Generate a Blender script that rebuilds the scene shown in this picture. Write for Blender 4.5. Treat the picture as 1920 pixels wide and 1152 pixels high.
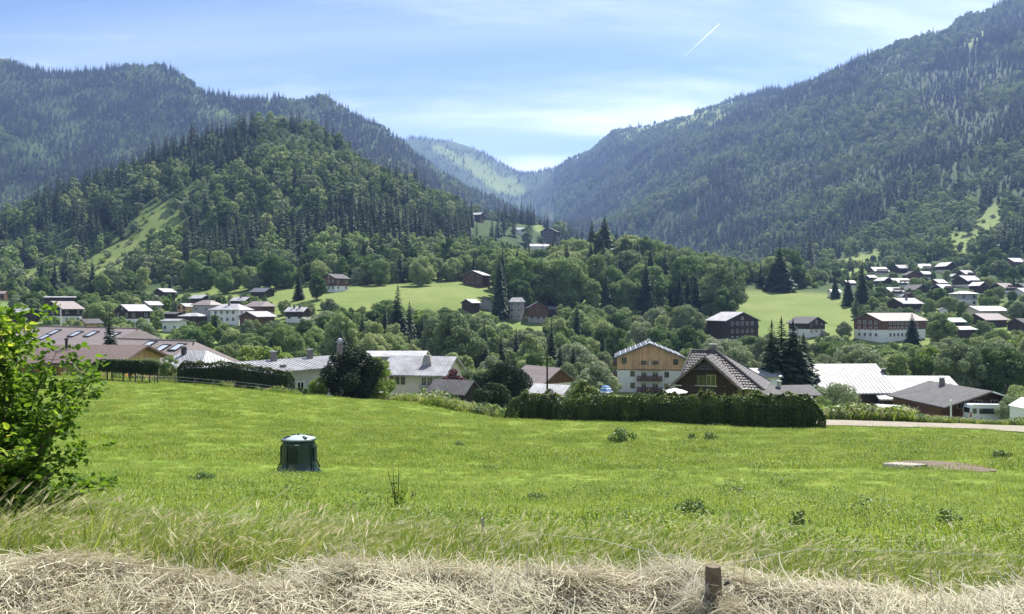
import bpy, bmesh, math, random
import numpy as np
from mathutils import Vector, Matrix, Euler

for _o in list(bpy.data.objects):
    bpy.data.objects.remove(_o)
SC = bpy.context.scene
C = SC.collection
R = math.radians

# ------------------------------------------------------------------ camera
F = 1450.0                      # focal length in pixels of the 1920 wide photograph
UC, VC = 960.0, 576.0           # the eye is the origin, looking along +y
cam_d = bpy.data.cameras.new('camera')
cam = bpy.data.objects.new('camera', cam_d)
C.objects.link(cam)
cam_d.sensor_width = 36.0
cam_d.lens = 36.0 * F / 1920.0
cam_d.clip_start = 0.1
cam_d.clip_end = 60000.0
cam.location = (0, 0, 0)
cam.rotation_euler = (R(90), 0, 0)
SC.camera = cam

# ------------------------------------------------------------------ sky, sun, exposure
SUN_AZ, SUN_EL = 32.0, 54.0     # degrees right of the view direction, above the horizon
w = bpy.data.worlds.new('World')
SC.world = w
w.use_nodes = True
wn, wl = w.node_tree.nodes, w.node_tree.links
wn.clear()
w_out = wn.new('ShaderNodeOutputWorld')
w_bg = wn.new('ShaderNodeBackground')
w_sky = wn.new('ShaderNodeTexSky')
w_sky.sky_type = 'NISHITA'
w_sky.sun_disc = False
w_sky.sun_elevation = R(SUN_EL)
w_sky.sun_rotation = R(SUN_AZ)
w_sky.altitude = 900
w_sky.air_density = 0.95
w_sky.dust_density = 0.1
w_sky.ozone_density = 2.4
w_bg.inputs['Strength'].default_value = 0.066
# thin cirrus: streaks stretched along one direction of the sky
w_tc = wn.new('ShaderNodeTexCoord')
w_sep = wn.new('ShaderNodeSeparateXYZ')
wl.new(w_tc.outputs['Generated'], w_sep.inputs[0])
def wmath(op, a, b=None):
    n = wn.new('ShaderNodeMath'); n.operation = op
    for i, v in enumerate((a, b)):
        if v is None: continue
        if isinstance(v, (int, float)): n.inputs[i].default_value = v
        else: wl.new(v, n.inputs[i])
    return n.outputs[0]
zz = wmath('MAXIMUM', w_sep.outputs[2], 0.02)
zz = wmath('ADD', zz, 0.22)
px_ = wmath('DIVIDE', w_sep.outputs[0], zz)
py_ = wmath('DIVIDE', w_sep.outputs[1], zz)
w_cmb = wn.new('ShaderNodeCombineXYZ')
wl.new(px_, w_cmb.inputs[0]); wl.new(py_, w_cmb.inputs[1])
def cirrus(rot, scale, nscale, lo, hi, loc):
    mp = wn.new('ShaderNodeMapping'); mp.inputs['Rotation'].default_value = (0, 0, R(rot))
    mp.inputs['Scale'].default_value = scale; mp.inputs['Location'].default_value = loc
    wl.new(w_cmb.outputs[0], mp.inputs['Vector'])
    nz = wn.new('ShaderNodeTexNoise'); nz.inputs['Scale'].default_value = nscale
    nz.inputs['Detail'].default_value = 9; nz.inputs['Roughness'].default_value = 0.58
    nz.inputs['Distortion'].default_value = 0.35
    wl.new(mp.outputs[0], nz.inputs['Vector'])
    mr = wn.new('ShaderNodeMapRange'); mr.interpolation_type = 'SMOOTHSTEP'
    mr.inputs['From Min'].default_value = lo; mr.inputs['From Max'].default_value = hi
    wl.new(nz.outputs['Fac'], mr.inputs['Value'])
    return mr.outputs[0]
c1 = cirrus(-12, (0.30, 1.15, 1), 1.5, 0.42, 0.70, (4.1, 11.2, 0))
c2 = cirrus(-4, (0.16, 0.9, 1), 0.9, 0.40, 0.82, (8.3, 2.4, 0))
cm = wmath('MINIMUM', wmath('ADD', wmath('MULTIPLY', c1, 0.75), wmath('MULTIPLY', c2, 0.65)), 0.9)
w_mix = wn.new('ShaderNodeMix'); w_mix.data_type = 'RGBA'
wl.new(cm, w_mix.inputs['Factor'])
wl.new(w_sky.outputs[0], w_mix.inputs['A'])
w_mix.inputs['B'].default_value = (11.0, 11.3, 11.8, 1)
wl.new(w_mix.outputs['Result'], w_bg.inputs['Color'])
wl.new(w_bg.outputs[0], w_out.inputs['Surface'])

sun_d = bpy.data.lights.new('sun', 'SUN')
sun_d.energy = 5.0
sun_d.angle = R(0.53)
sun_d.color = (1.0, 0.955, 0.88)
sun = bpy.data.objects.new('sun', sun_d)
C.objects.link(sun)
sd = Vector((math.sin(R(SUN_AZ)) * math.cos(R(SUN_EL)), math.cos(R(SUN_AZ)) * math.cos(R(SUN_EL)), math.sin(R(SUN_EL))))
sun.rotation_euler = sd.to_track_quat('Z', 'Y').to_euler()
sun.location = (0, 0, 60)

vs = SC.view_settings
vs.view_transform = 'Standard'
vs.look = 'None'
vs.gamma = 1.0
vs.use_curve_mapping = False
vs.exposure = 1.26
HAZE = 1.0e-4                   # density of the air in the valley
cy = SC.cycles
cy.use_denoising = True
cy.max_bounces = 5
cy.diffuse_bounces = 2
cy.glossy_bounces = 2
cy.transmission_bounces = 3
cy.transparent_max_bounces = 6
cy.volume_bounces = 0
cy.caustics_reflective = False
cy.caustics_refractive = False
cy.sample_clamp_indirect = 6.0

# ------------------------------------------------------------------ numeric helpers
RNG = np.random.default_rng(7)
_LAT = np.random.default_rng(11).random((256, 256))
def vnoise(x, y):
    x = np.asarray(x, float); y = np.asarray(y, float)
    xi = np.floor(x).astype(int); yi = np.floor(y).astype(int)
    fx = x - xi; fy = y - yi
    fx = fx * fx * (3 - 2 * fx); fy = fy * fy * (3 - 2 * fy)
    a = _LAT[xi & 255, yi & 255]; b = _LAT[(xi + 1) & 255, yi & 255]
    c = _LAT[xi & 255, (yi + 1) & 255]; d = _LAT[(xi + 1) & 255, (yi + 1) & 255]
    return (a * (1 - fx) + b * fx) * (1 - fy) + (c * (1 - fx) + d * fx) * fy - 0.5
def fbm(x, y, o=4, g=0.5):
    s = 0; a = 1.0; f = 1.0
    for k in range(o):
        s = s + a * vnoise(np.asarray(x) * f + 17.3 * k, np.asarray(y) * f + 9.1 * k); a *= g; f *= 2.03
    return s
def sstep(a, b, x):
    t = np.clip((np.asarray(x, float) - a) / (b - a), 0, 1)
    return t * t * (3 - 2 * t)

# ------------------------------------------------------------------ the lie of the land
# height (m, relative to the eye) at several distances down the view, each listed across the valley
LAND = [
 (0.3,  [(960, -1.72)]),
 (3.0,  [(960, -1.72)]),
 (4.6,  [(0, -1.70), (960, -1.74), (1920, -1.78)]),
 (6.0,  [(0, -1.86), (960, -1.90), (1920, -1.95)]),
 (9.0,  [(0, -2.25), (960, -2.42), (1920, -2.50)]),
 (15,   [(0, -3.15), (960, -3.65), (1920, -3.70)]),
 (25,   [(0, -4.55), (500, -5.25), (960, -5.40), (1920, -5.35)]),
 (35,   [(0, -5.35), (500, -6.05), (960, -6.55), (1920, -6.55)]),
 (50,   [(0, -5.9), (300, -6.1), (600, -7.1), (960, -7.5), (1548, -7.7), (1920, -7.95)]),
 (60,   [(0, -6.1), (300, -6.4), (600, -7.8), (960, -8.8), (1548, -8.7), (1920, -9.2)]),
 (70,   [(130, -6.3), (330, -6.9), (560, -8.0), (800, -9.0), (960, -10.5), (1548, -10.2), (1920, -10.8)]),
 (80,   [(0, -7.3), (330, -8.3), (560, -9.6), (800, -10.0), (960, -11.6), (1548, -12), (1920, -12.2)]),
 (100,  [(0, -9), (500, -12), (800, -13), (1200, -15), (1920, -15)]),
 (130,  [(0, -12), (500, -15), (800, -16), (1200, -18), (1920, -17)]),
 (190,  [(0, -13), (500, -17), (960, -20), (1200, -21), (1920, -18)]),
 (250,  [(0, -10), (300, -11), (450, -13), (600, -19), (960, -22), (1400, -20), (1650, -16), (1920, -15)]),
 (300,  [(0, -5), (300, -6), (430, -6), (600, -4), (700, -10), (900, -14), (960, -13), (1060, -15), (1200, -17), (1400, -12), (1600, -10.5), (1920, -10)]),
 (350,  [(0, 0), (300, -1), (430, 0), (600, 5), (700, 5), (860, 4), (960, -3), (1060, -4), (1200, -6), (1400, -3), (1600, -3), (1920, -2)]),
 (420,  [(0, 7), (300, 9), (600, 14), (860, 14), (960, 9), (1060, 7), (1200, 8), (1400, 8), (1600, 8), (1920, 10)]),
 (520,  [(0, 20), (300, 30), (500, 36), (700, 36), (860, 30), (960, 24), (1060, 27), (1200, 28), (1350, 20), (1500, 16), (1600, 18), (1750, 20), (1920, 26)]),
 (650,  [(-300, 45), (0, 60), (200, 80), (300, 95), (400, 105), (560, 110), (700, 84), (800, 64), (900, 44), (960, 30), (1060, 18), (1200, 12), (1350, 12), (1500, 26), (1650, 33), (1800, 40), (1920, 52)]),
 (850,  [(-300, 55), (0, 85), (100, 110), (200, 130), (250, 141), (300, 160), (400, 182), (470, 190), (560, 190), (640, 168), (700, 150), (800, 118), (870, 98), (950, 82), (1050, 55), (1150, 30), (1300, 20), (1500, 50), (1650, 70), (1800, 95), (1920, 115), (2300, 160)]),
 (1100, [(-300, 50), (0, 65), (200, 85), (400, 115), (560, 130), (700, 142), (800, 137), (870, 127), (950, 122), (1050, 104), (1150, 50), (1300, 40), (1500, 100), (1650, 150), (1800, 195), (1920, 225), (2300, 300)]),
 (1400, [(-300, 180), (0, 170), (200, 180), (400, 190), (560, 195), (700, 205), (800, 185), (900, 150), (960, 138), (1050, 90), (1150, 62), (1300, 100), (1500, 200), (1650, 280), (1800, 350), (1920, 400), (2300, 480)]),
 (1800, [(-300, 430), (0, 400), (200, 380), (400, 340), (560, 330), (700, 360), (800, 290), (870, 240), (950, 190), (1050, 145), (1150, 185), (1300, 280), (1500, 410), (1650, 500), (1800, 570), (1920, 640), (2300, 760)]),
 (2300, [(-300, 720), (0, 705), (100, 693), (200, 688), (280, 712), (330, 695), (400, 625), (500, 590), (600, 597), (700, 540), (750, 478), (800, 412), (870, 340), (950, 285), (1050, 222), (1100, 250), (1200, 380), (1300, 480), (1500, 640), (1650, 742), (1800, 830), (1920, 890), (2300, 960)]),
 (3000, [(-300, 600), (0, 560), (400, 520), (600, 500), (700, 460), (800, 400), (900, 330), (1000, 300), (1050, 370), (1150, 580), (1250, 690), (1350, 772), (1500, 790), (1650, 780), (1800, 780), (2300, 800)]),
 (3800, [(-300, 400), (0, 400), (600, 480), (700, 520), (770, 600), (870, 560), (950, 480), (990, 500), (1050, 680), (1150, 830), (1250, 850), (1350, 850), (1500, 720), (2300, 600)]),
 (5000, [(-300, 300), (400, 500), (600, 900), (700, 1020), (770, 1066), (830, 1055), (880, 1010), (940, 905), (990, 828), (1030, 850), (1100, 840), (1300, 700), (2300, 500)]),
 (6600, [(0, 300), (960, 500), (1920, 300)]),
]
_TU = np.linspace(-500, 2420, 366)
_TLD = np.array([math.log(r[0]) for r in LAND])
_rows = []
for _d, _pts in LAND:
    row = np.interp(_TU, [p[0] for p in _pts], [p[1] for p in _pts])
    k = np.exp(-0.5 * (np.arange(-10, 11) / 2.2) ** 2); k /= k.sum()
    _rows.append(np.convolve(np.pad(row, 10, mode='edge'), k, mode='valid'))
_TZ = np.array(_rows)
# monotone cubic tangents along log distance
_h = np.diff(_TLD)[:, None]
_dl = np.diff(_TZ, axis=0) / _h
_m = np.zeros_like(_TZ)
_m[1:-1] = np.where(_dl[1:] * _dl[:-1] > 0, 2 * _dl[1:] * _dl[:-1] / (_dl[1:] + _dl[:-1] + 1e-12 * np.sign(_dl[1:] + 1e-30)), 0)
_m[0] = _dl[0]; _m[-1] = _dl[-1]

def ground(x, y):
    """height of the terrain, any x, y in metres"""
    x = np.asarray(x, float); y = np.asarray(y, float)
    r = np.maximum(np.hypot(x, y), 0.35)
    az = np.arctan2(x, y)
    azc = np.clip(az, -R(50), R(50))
    u = np.clip(UC + F * np.tan(azc), _TU[0], _TU[-1])
    d = np.clip(r * np.cos(azc), 0.31, 6590)
    ld = np.log(d)
    i = np.clip(np.searchsorted(_TLD, ld) - 1, 0, len(_TLD) - 2)
    fu = (u - _TU[0]) / (_TU[1] - _TU[0])
    j = np.clip(fu.astype(int), 0, len(_TU) - 2); fu = fu - j
    hh = _TLD[i + 1] - _TLD[i]; t = (ld - _TLD[i]) / hh
    def col(jj):
        a, b = _TZ[i, jj], _TZ[i + 1, jj]; ma, mb = _m[i, jj] * hh, _m[i + 1, jj] * hh
        return (2 * t**3 - 3 * t**2 + 1) * a + (t**3 - 2 * t**2 + t) * ma + (-2 * t**3 + 3 * t**2) * b + (t**3 - t**2) * mb
    z = col(j) * (1 - fu) + col(j + 1) * fu
    # gullies and spurs on the mountains, bumps on the meadow
    amp = 48 * sstep(700, 2200, r) + 7 * sstep(480, 700, r)
    z = z + amp * (1 - 2 * np.abs(fbm(x / 330.0, y / 520.0, 4, 0.5))) * 0.8 - amp * 0.55
    z = z + 0.10 * sstep(7, 14, r) * (1 - sstep(80, 120, r)) * fbm(x / 3.0, y / 3.0, 3)
    back = sstep(R(60), R(120), np.abs(az))
    zb = -1.72 + 0.03 * np.maximum(r - 6, 0)
    return z * (1 - back) + zb * back
def gz(x, y):
    return float(ground(np.array([x]), np.array([y]))[0])
def spot(u, d):
    return ((u - UC) / F * d, d)
def vpix(z, d):
    return VC - z / d * F
def solve_d(u, vb, d0, lo=0.72, hi=1.35):
    """distance near d0 at which the ground stands at height vb of the picture"""
    ds = np.linspace(d0 * lo, d0 * hi, 240)
    zs = ground((u - UC) / F * ds, ds)
    e = np.abs(vpix(zs, ds) - vb) + 8.0 * np.abs(np.log(ds / d0))
    return float(ds[int(np.argmin(e))])
# ------------------------------------------------------------------ objects and meshes
def tag(o, label=None, cat=None, group=None, kind=None):
    if label: o['label'] = label
    if cat: o['category'] = cat
    if group: o['group'] = group
    if kind: o['kind'] = kind
    return o
def empty(name, loc, rz=0.0, label=None, cat=None, group=None):
    o = bpy.data.objects.new(name, None); C.objects.link(o)
    o.location = loc; o.rotation_euler = (0, 0, rz)
    o.empty_display_size = 0.3
    return tag(o, label, cat, group)
def link(name, me, parent=None, loc=None):
    o = bpy.data.objects.new(name, me); C.objects.link(o)
    if parent is not None: o.parent = parent
    if loc is not None: o.location = loc
    return o
def np_mesh(name, v, f, mats=(), mi=None, smooth=False):
    me = bpy.data.meshes.new(name)
    v = np.asarray(v, np.float32); f = np.asarray(f, np.int32)
    n, k = f.shape
    me.vertices.add(len(v)); me.vertices.foreach_set('co', v.ravel())
    me.loops.add(n * k); me.loops.foreach_set('vertex_index', f.ravel())
    me.polygons.add(n)
    me.polygons.foreach_set('loop_start', np.arange(0, n * k, k, dtype=np.int32))
    me.polygons.foreach_set('loop_total', np.full(n, k, np.int32))
    if mi is not None: me.polygons.foreach_set('material_index', np.asarray(mi, np.int32))
    if smooth: me.polygons.foreach_set('use_smooth', np.ones(n, bool))
    for m in mats: me.materials.append(m)
    me.update(calc_edges=True)
    return me
class MB:
    """collects faces of one part"""
    def __init__(s): s.v = []; s.f = []
    def add(s, vs, fs):
        b = len(s.v); s.v += [tuple(p) for p in vs]; s.f += [tuple(b + i for i in q) for q in fs]; return s
    def box(s, x0, x1, y0, y1, z0, z1):
        return s.add([(x0,y0,z0),(x1,y0,z0),(x1,y1,z0),(x0,y1,z0),(x0,y0,z1),(x1,y0,z1),(x1,y1,z1),(x0,y1,z1)],
                     [(0,3,2,1),(4,5,6,7),(0,1,5,4),(1,2,6,5),(2,3,7,6),(3,0,4,7)])
    def prism(s, poly, axis, a, b):
        """extrude a polygon (list of 2D points) along axis 'x', 'y' or 'z' from a to b"""
        n = len(poly)
        def p(q, t): return {'x': (t, q[0], q[1]), 'y': (q[0], t, q[1]), 'z': (q[0], q[1], t)}[axis]
        vs = [p(q, a) for q in poly] + [p(q, b) for q in poly]
        fs = [tuple(range(n))[::-1], tuple(range(n, 2 * n))] + [(i, (i + 1) % n, n + (i + 1) % n, n + i) for i in range(n)]
        return s.add(vs, fs)
    def tube(s, pts, rad, n=6, cap=True):
        pts = [Vector(p) for p in pts]
        if not hasattr(rad, '__len__'): rad = [rad] * len(pts)
        rings = []
        for i, p in enumerate(pts):
            t = (pts[min(i + 1, len(pts) - 1)] - pts[max(i - 1, 0)]).normalized()
            a = t.orthogonal().normalized(); b = t.cross(a)
            rings.append([p + (a * math.cos(2 * math.pi * k / n) + b * math.sin(2 * math.pi * k / n)) * rad[i] for k in range(n)])
        # keep the rings aligned
        for i in range(1, len(rings)):
            best = min(range(n), key=lambda o: (rings[i][o] - pts[i] - (rings[i - 1][0] - pts[i - 1])).length)
            fwd = rings[i][best:] + rings[i][:best]
            rev = [fwd[0]] + fwd[1:][::-1]
            rings[i] = fwd if (fwd[1] - pts[i] - (rings[i-1][1] - pts[i-1])).length <= (rev[1] - pts[i] - (rings[i-1][1] - pts[i-1])).length else rev
        vs = [q for r in rings for q in r]
        fs = [(i*n+k, i*n+(k+1)%n, (i+1)*n+(k+1)%n, (i+1)*n+k) for i in range(len(rings)-1) for k in range(n)]
        if cap: fs += [tuple(range(n))[::-1], tuple((len(rings)-1)*n + k for k in range(n))]
        return s.add(vs, fs)
    def lathe(s, prof, n=24, cx=0, cy=0, f=None):
        vs = []
        for r, z in prof:
            for k in range(n):
                a = 2 * math.pi * k / n
                rr = r * (f(a) if f else 1)
                vs.append((cx + rr * math.cos(a), cy + rr * math.sin(a), z))
        m = len(prof)
        fs = [(i*n+k, i*n+(k+1)%n, (i+1)*n+(k+1)%n, (i+1)*n+k) for i in range(m-1) for k in range(n)]
        fs += [tuple(range(n))[::-1], tuple((m-1)*n + k for k in range(n))]
        return s.add(vs, fs)
    def build(s, name, mat, parent=None, smooth=False, loc=None, fix=True, bevel=0):
        me = bpy.data.meshes.new(name)
        me.from_pydata(s.v, [], s.f)
        if fix or bevel:
            bm = bmesh.new(); bm.from_mesh(me)
            bmesh.ops.recalc_face_normals(bm, faces=bm.faces)
            if bevel: bmesh.ops.bevel(bm, geom=list(bm.edges), offset=bevel, segments=1, affect='EDGES', clamp_overlap=True)
            bm.to_mesh(me); bm.free()
        if smooth: me.polygons.foreach_set('use_smooth', [True] * len(me.polygons))
        me.materials.append(mat); me.update()
        return link(name, me, parent, loc)

# ------------------------------------------------------------------ procedural materials
MATS = {}
def mat(name, col, rough=0.8, var=0.15, scale=3.0, bump=0.0, bscale=20.0, metal=0.0, spec=0.4, stripe=None, col2=None, coords='Object', detail=4):
    """base colour broken up by noise; stripe=(axis, per_metre, depth, darken) adds boards, seams or courses"""
    m = bpy.data.materials.new(name); m.use_nodes = True
    nt = m.node_tree; n, l = nt.nodes, nt.links
    p = n['Principled BSDF']
    p.inputs['Roughness'].default_value = rough; p.inputs['Metallic'].default_value = metal
    p.inputs['Specular IOR Level'].default_value = spec
    tc = n.new('ShaderNodeTexCoord')
    nz = n.new('ShaderNodeTexNoise'); nz.inputs['Scale'].default_value = scale; nz.inputs['Detail'].default_value = detail
    nz.inputs['Roughness'].default_value = 0.65
    l.new(tc.outputs[coords], nz.inputs['Vector'])
    mx = n.new('ShaderNodeMix'); mx.data_type = 'RGBA'
    c2 = col2 or tuple(c * (1 - var * 1.6) for c in col)
    hi = tuple(min(1, c * (1 + var)) for c in col)
    mr = n.new('ShaderNodeMapRange'); mr.inputs['From Min'].default_value = 0.3; mr.inputs['From Max'].default_value = 0.7
    l.new(nz.outputs['Fac'], mr.inputs['Value'])
    l.new(mr.outputs[0], mx.inputs['Factor'])
    mx.inputs['A'].default_value = (*c2, 1); mx.inputs['B'].default_value = (*hi, 1)
    out = mx.outputs['Result']
    hgt = None
    if stripe:
        ax, per, depth, dark = stripe
        sp = n.new('ShaderNodeSeparateXYZ'); l.new(tc.outputs['Object'], sp.inputs[0])
        mu = n.new('ShaderNodeMath'); mu.operation = 'MULTIPLY'; mu.inputs[1].default_value = per
        if ax == 'xy':
            ad = n.new('ShaderNodeMath'); ad.operation = 'ADD'; l.new(sp.outputs[0], ad.inputs[0]); l.new(sp.outputs[1], ad.inputs[1]); l.new(ad.outputs[0], mu.inputs[0])
        else: l.new(sp.outputs['xyz'.index(ax)], mu.inputs[0])
        fr = n.new('ShaderNodeMath'); fr.operation = 'FRACT'; l.new(mu.outputs[0], fr.inputs[0])
        pp = n.new('ShaderNodeMath'); pp.operation = 'PINGPONG'; pp.inputs[1].default_value = 0.5; l.new(fr.outputs[0], pp.inputs[0])
        gr = n.new('ShaderNodeMapRange'); gr.inputs['From Max'].default_value = 0.10; l.new(pp.outputs[0], gr.inputs['Value'])
        fl = n.new('ShaderNodeMath'); fl.operation = 'FLOOR'; l.new(mu.outputs[0], fl.inputs[0])
        wn_ = n.new('ShaderNodeTexWhiteNoise'); wn_.noise_dimensions = '1D'; l.new(fl.outputs[0], wn_.inputs['W'])
        m2 = n.new('ShaderNodeMix'); m2.data_type = 'RGBA'; m2.blend_type = 'MULTIPLY'; m2.inputs['Factor'].default_value = 1
        vr = n.new('ShaderNodeMapRange'); vr.inputs['To Min'].default_value = 1 - dark; vr.inputs['To Max'].default_value = 1.0
        l.new(wn_.outputs['Value'], vr.inputs['Value'])
        l.new(out, m2.inputs['A']); l.new(vr.outputs[0], m2.inputs['B'])
        out = m2.outputs['Result']; hgt = (gr.outputs[0], depth)
    l.new(out, p.inputs['Base Color'])
    if bump or hgt:
        bp = n.new('ShaderNodeBump'); bp.inputs['Distance'].default_value = 0.02; bp.inputs['Strength'].default_value = bump if bump else 0.5
        if hgt:
            l.new(hgt[0], bp.inputs['Height']); bp.inputs['Distance'].default_value = hgt[1]; bp.inputs['Strength'].default_value = 0.9
        else:
            nb = n.new('ShaderNodeTexNoise'); nb.inputs['Scale'].default_value = bscale; nb.inputs['Detail'].default_value = 6
            l.new(tc.outputs[coords], nb.inputs['Vector']); l.new(nb.outputs['Fac'], bp.inputs['Height'])
        l.new(bp.outputs[0], p.inputs['Normal'])
    MATS[name] = m
    return m
def leaf_mat(name, cols, trans=0.3, rough=0.55, scale=0.35, spec=0.3):
    """leaf colour differs from plant to plant and a little from spray to spray; light also passes through"""
    m = bpy.data.materials.new(name); m.use_nodes = True
    nt = m.node_tree; n, l = nt.nodes, nt.links
    p = n['Principled BSDF']; out = n['Material Output']
    p.inputs['Roughness'].default_value = rough; p.inputs['Specular IOR Level'].default_value = spec
    oi = n.new('ShaderNodeObjectInfo')
    rp = n.new('ShaderNodeValToRGB'); rp.color_ramp.interpolation = 'LINEAR'
    el = rp.color_ramp.elements
    while len(el) < len(cols): el.new(0.5)
    for i, c in enumerate(cols):
        el[i].position = i / (len(cols) - 1); el[i].color = (*c, 1)
    tc = n.new('ShaderNodeTexCoord'); nz = n.new('ShaderNodeTexNoise'); nz.inputs['Scale'].default_value = scale; nz.inputs['Detail'].default_value = 3
    l.new(tc.outputs['Object'], nz.inputs['Vector'])
    m1 = n.new('ShaderNodeMath'); m1.operation = 'MULTIPLY_ADD'; m1.inputs[1].default_value = 0.9; m1.inputs[2].default_value = -0.45; l.new(nz.outputs['Fac'], m1.inputs[0])
    a1 = n.new('ShaderNodeMath'); a1.operation = 'ADD'; a1.use_clamp = True; l.new(oi.outputs['Random'], a1.inputs[0]); l.new(m1.outputs[0], a1.inputs[1])
    l.new(a1.outputs[0], rp.inputs['Fac'])
    l.new(rp.outputs['Color'], p.inputs['Base Color'])
    tr = n.new('ShaderNodeBsdfTranslucent')
    hs = n.new('ShaderNodeHueSaturation'); hs.inputs['Hue'].default_value = 0.485; hs.inputs['Saturation'].default_value = 1.1; hs.inputs['Value'].default_value = 1.5
    l.new(rp.outputs['Color'], hs.inputs['Color']); l.new(hs.outputs[0], tr.inputs['Color'])
    ms = n.new('ShaderNodeMixShader'); ms.inputs[0].default_value = trans
    l.new(p.outputs[0], ms.inputs[1]); l.new(tr.outputs[0], ms.inputs[2]); l.new(ms.outputs[0], out.inputs['Surface'])
    MATS[name] = m
    return m

M_BROAD = leaf_mat('broad_leaf', [(0.058, 0.108, 0.034), (0.135, 0.208, 0.066), (0.215, 0.288, 0.105), (0.320, 0.372, 0.165)], 0.20, 0.75, 0.35, 0.12)
M_PALE = leaf_mat('pale_leaf', [(0.14, 0.19, 0.085), (0.19, 0.24, 0.12), (0.28, 0.32, 0.19)], 0.18, 0.75, 0.35, 0.12)
M_LIME = leaf_mat('lime_leaf', [(0.12, 0.19, 0.03), (0.17, 0.25, 0.045), (0.20, 0.27, 0.06)], 0.35)
M_CON = leaf_mat('needle', [(0.018, 0.038, 0.020), (0.030, 0.056, 0.026), (0.042, 0.070, 0.030)], 0.06, 0.7, 0.35, 0.15)
M_DARK = leaf_mat('yew_needle', [(0.014, 0.030, 0.013), (0.022, 0.044, 0.017), (0.036, 0.064, 0.022)], 0.10, 0.75, 0.35, 0.15)
M_COPPER = leaf_mat('copper_leaf', [(0.085, 0.022, 0.028), (0.12, 0.035, 0.04), (0.14, 0.06, 0.05)], 0.25)
M_HEDGE = leaf_mat('hedge_leaf', [(0.020, 0.042, 0.011), (0.046, 0.080, 0.018), (0.12, 0.165, 0.038)], 0.28, 0.45, 0.9)
M_BUSH = leaf_mat('hazel_leaf', [(0.065, 0.135, 0.022), (0.12, 0.21, 0.032), (0.22, 0.32, 0.05), (0.36, 0.38, 0.08)], 0.5, 0.5, 1.6, 0.15)
M_GRASS = leaf_mat('meadow_blade', [(0.118, 0.188, 0.028), (0.185, 0.262, 0.042), (0.285, 0.335, 0.075)], 0.30, 0.65, 0.4)
M_TALL = leaf_mat('tall_grass_blade', [(0.12, 0.185, 0.03), (0.20, 0.27, 0.055), (0.36, 0.37, 0.15)], 0.35, 0.5, 0.8)
M_SEED = leaf_mat('seed_head', [(0.36, 0.36, 0.18), (0.46, 0.43, 0.26), (0.42, 0.35, 0.22)], 0.3, 0.7, 0.8)
M_WEED = leaf_mat('weed_leaf', [(0.04, 0.085, 0.02), (0.065, 0.12, 0.028), (0.10, 0.15, 0.04)], 0.25, 0.5, 1.5)
M_HAY = leaf_mat('dry_hay', [(0.29, 0.26, 0.17), (0.45, 0.41, 0.295), (0.58, 0.54, 0.41), (0.38, 0.39, 0.24)], 0.2, 0.7, 1.6)
M_BARK = mat('bark', (0.085, 0.068, 0.052), 0.9, 0.3, 4.0, 0.5, 12)
M_BIRCH = mat('pale_bark', (0.30, 0.28, 0.24), 0.9, 0.3, 4.0, 0.4, 12)

def scatter(name, pts, rot, scl, idx, coll, parent=None):
    """one object holding many small copies that nobody could count"""
    n = len(pts)
    me = bpy.data.meshes.new(name)
    me.vertices.add(n); me.vertices.foreach_set('co', np.asarray(pts, np.float32).ravel())
    a = me.attributes.new('rot', 'FLOAT_VECTOR', 'POINT'); a.data.foreach_set('vector', np.asarray(rot, np.float32).ravel())
    scl = np.asarray(scl, np.float32)
    if scl.ndim == 1: scl = np.repeat(scl[:, None], 3, 1)
    a = me.attributes.new('scl', 'FLOAT_VECTOR', 'POINT'); a.data.foreach_set('vector', scl.ravel())
    a = me.attributes.new('idx', 'INT', 'POINT'); a.data.foreach_set('value', np.asarray(idx, np.int32))
    o = link(name, me, parent)
    g = bpy.data.node_groups.new('spread_' + name, 'GeometryNodeTree')
    g.interface.new_socket('Geometry', in_out='INPUT', socket_type='NodeSocketGeometry')
    g.interface.new_socket('Geometry', in_out='OUTPUT', socket_type='NodeSocketGeometry')
    N, L = g.nodes, g.links
    gi = N.new('NodeGroupInput'); go = N.new('NodeGroupOutput')
    ci = N.new('GeometryNodeCollectionInfo'); ci.inputs['Collection'].default_value = coll
    ci.inputs['Separate Children'].default_value = True; ci.inputs['Reset Children'].default_value = True
    ip = N.new('GeometryNodeInstanceOnPoints'); ip.inputs['Pick Instance'].default_value = True
    def attr(nm, ty):
        q = N.new('GeometryNodeInputNamedAttribute'); q.data_type = ty; q.inputs['Name'].default_value = nm
        return next(s for s in q.outputs if s.enabled and s.name == 'Attribute')
    er = N.new('FunctionNodeEulerToRotation')
    L.new(attr('rot', 'FLOAT_VECTOR'), er.inputs[0]); L.new(er.outputs[0], ip.inputs['Rotation'])
    L.new(attr('scl', 'FLOAT_VECTOR'), ip.inputs['Scale']); L.new(attr('idx', 'INT'), ip.inputs['Instance Index'])
    L.new(gi.outputs[0], ip.inputs['Points']); L.new(ci.outputs[0], ip.inputs['Instance']); L.new(ip.outputs[0], go.inputs[0])
    md = o.modifiers.new('spread', 'NODES'); md.node_group = g
    return o
def proto_coll(name, meshes):
    c = bpy.data.collections.new(name)
    for i, me in enumerate(meshes):
        c.objects.link(bpy.data.objects.new('%s_%02d' % (name, i), me))
    return c
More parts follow.
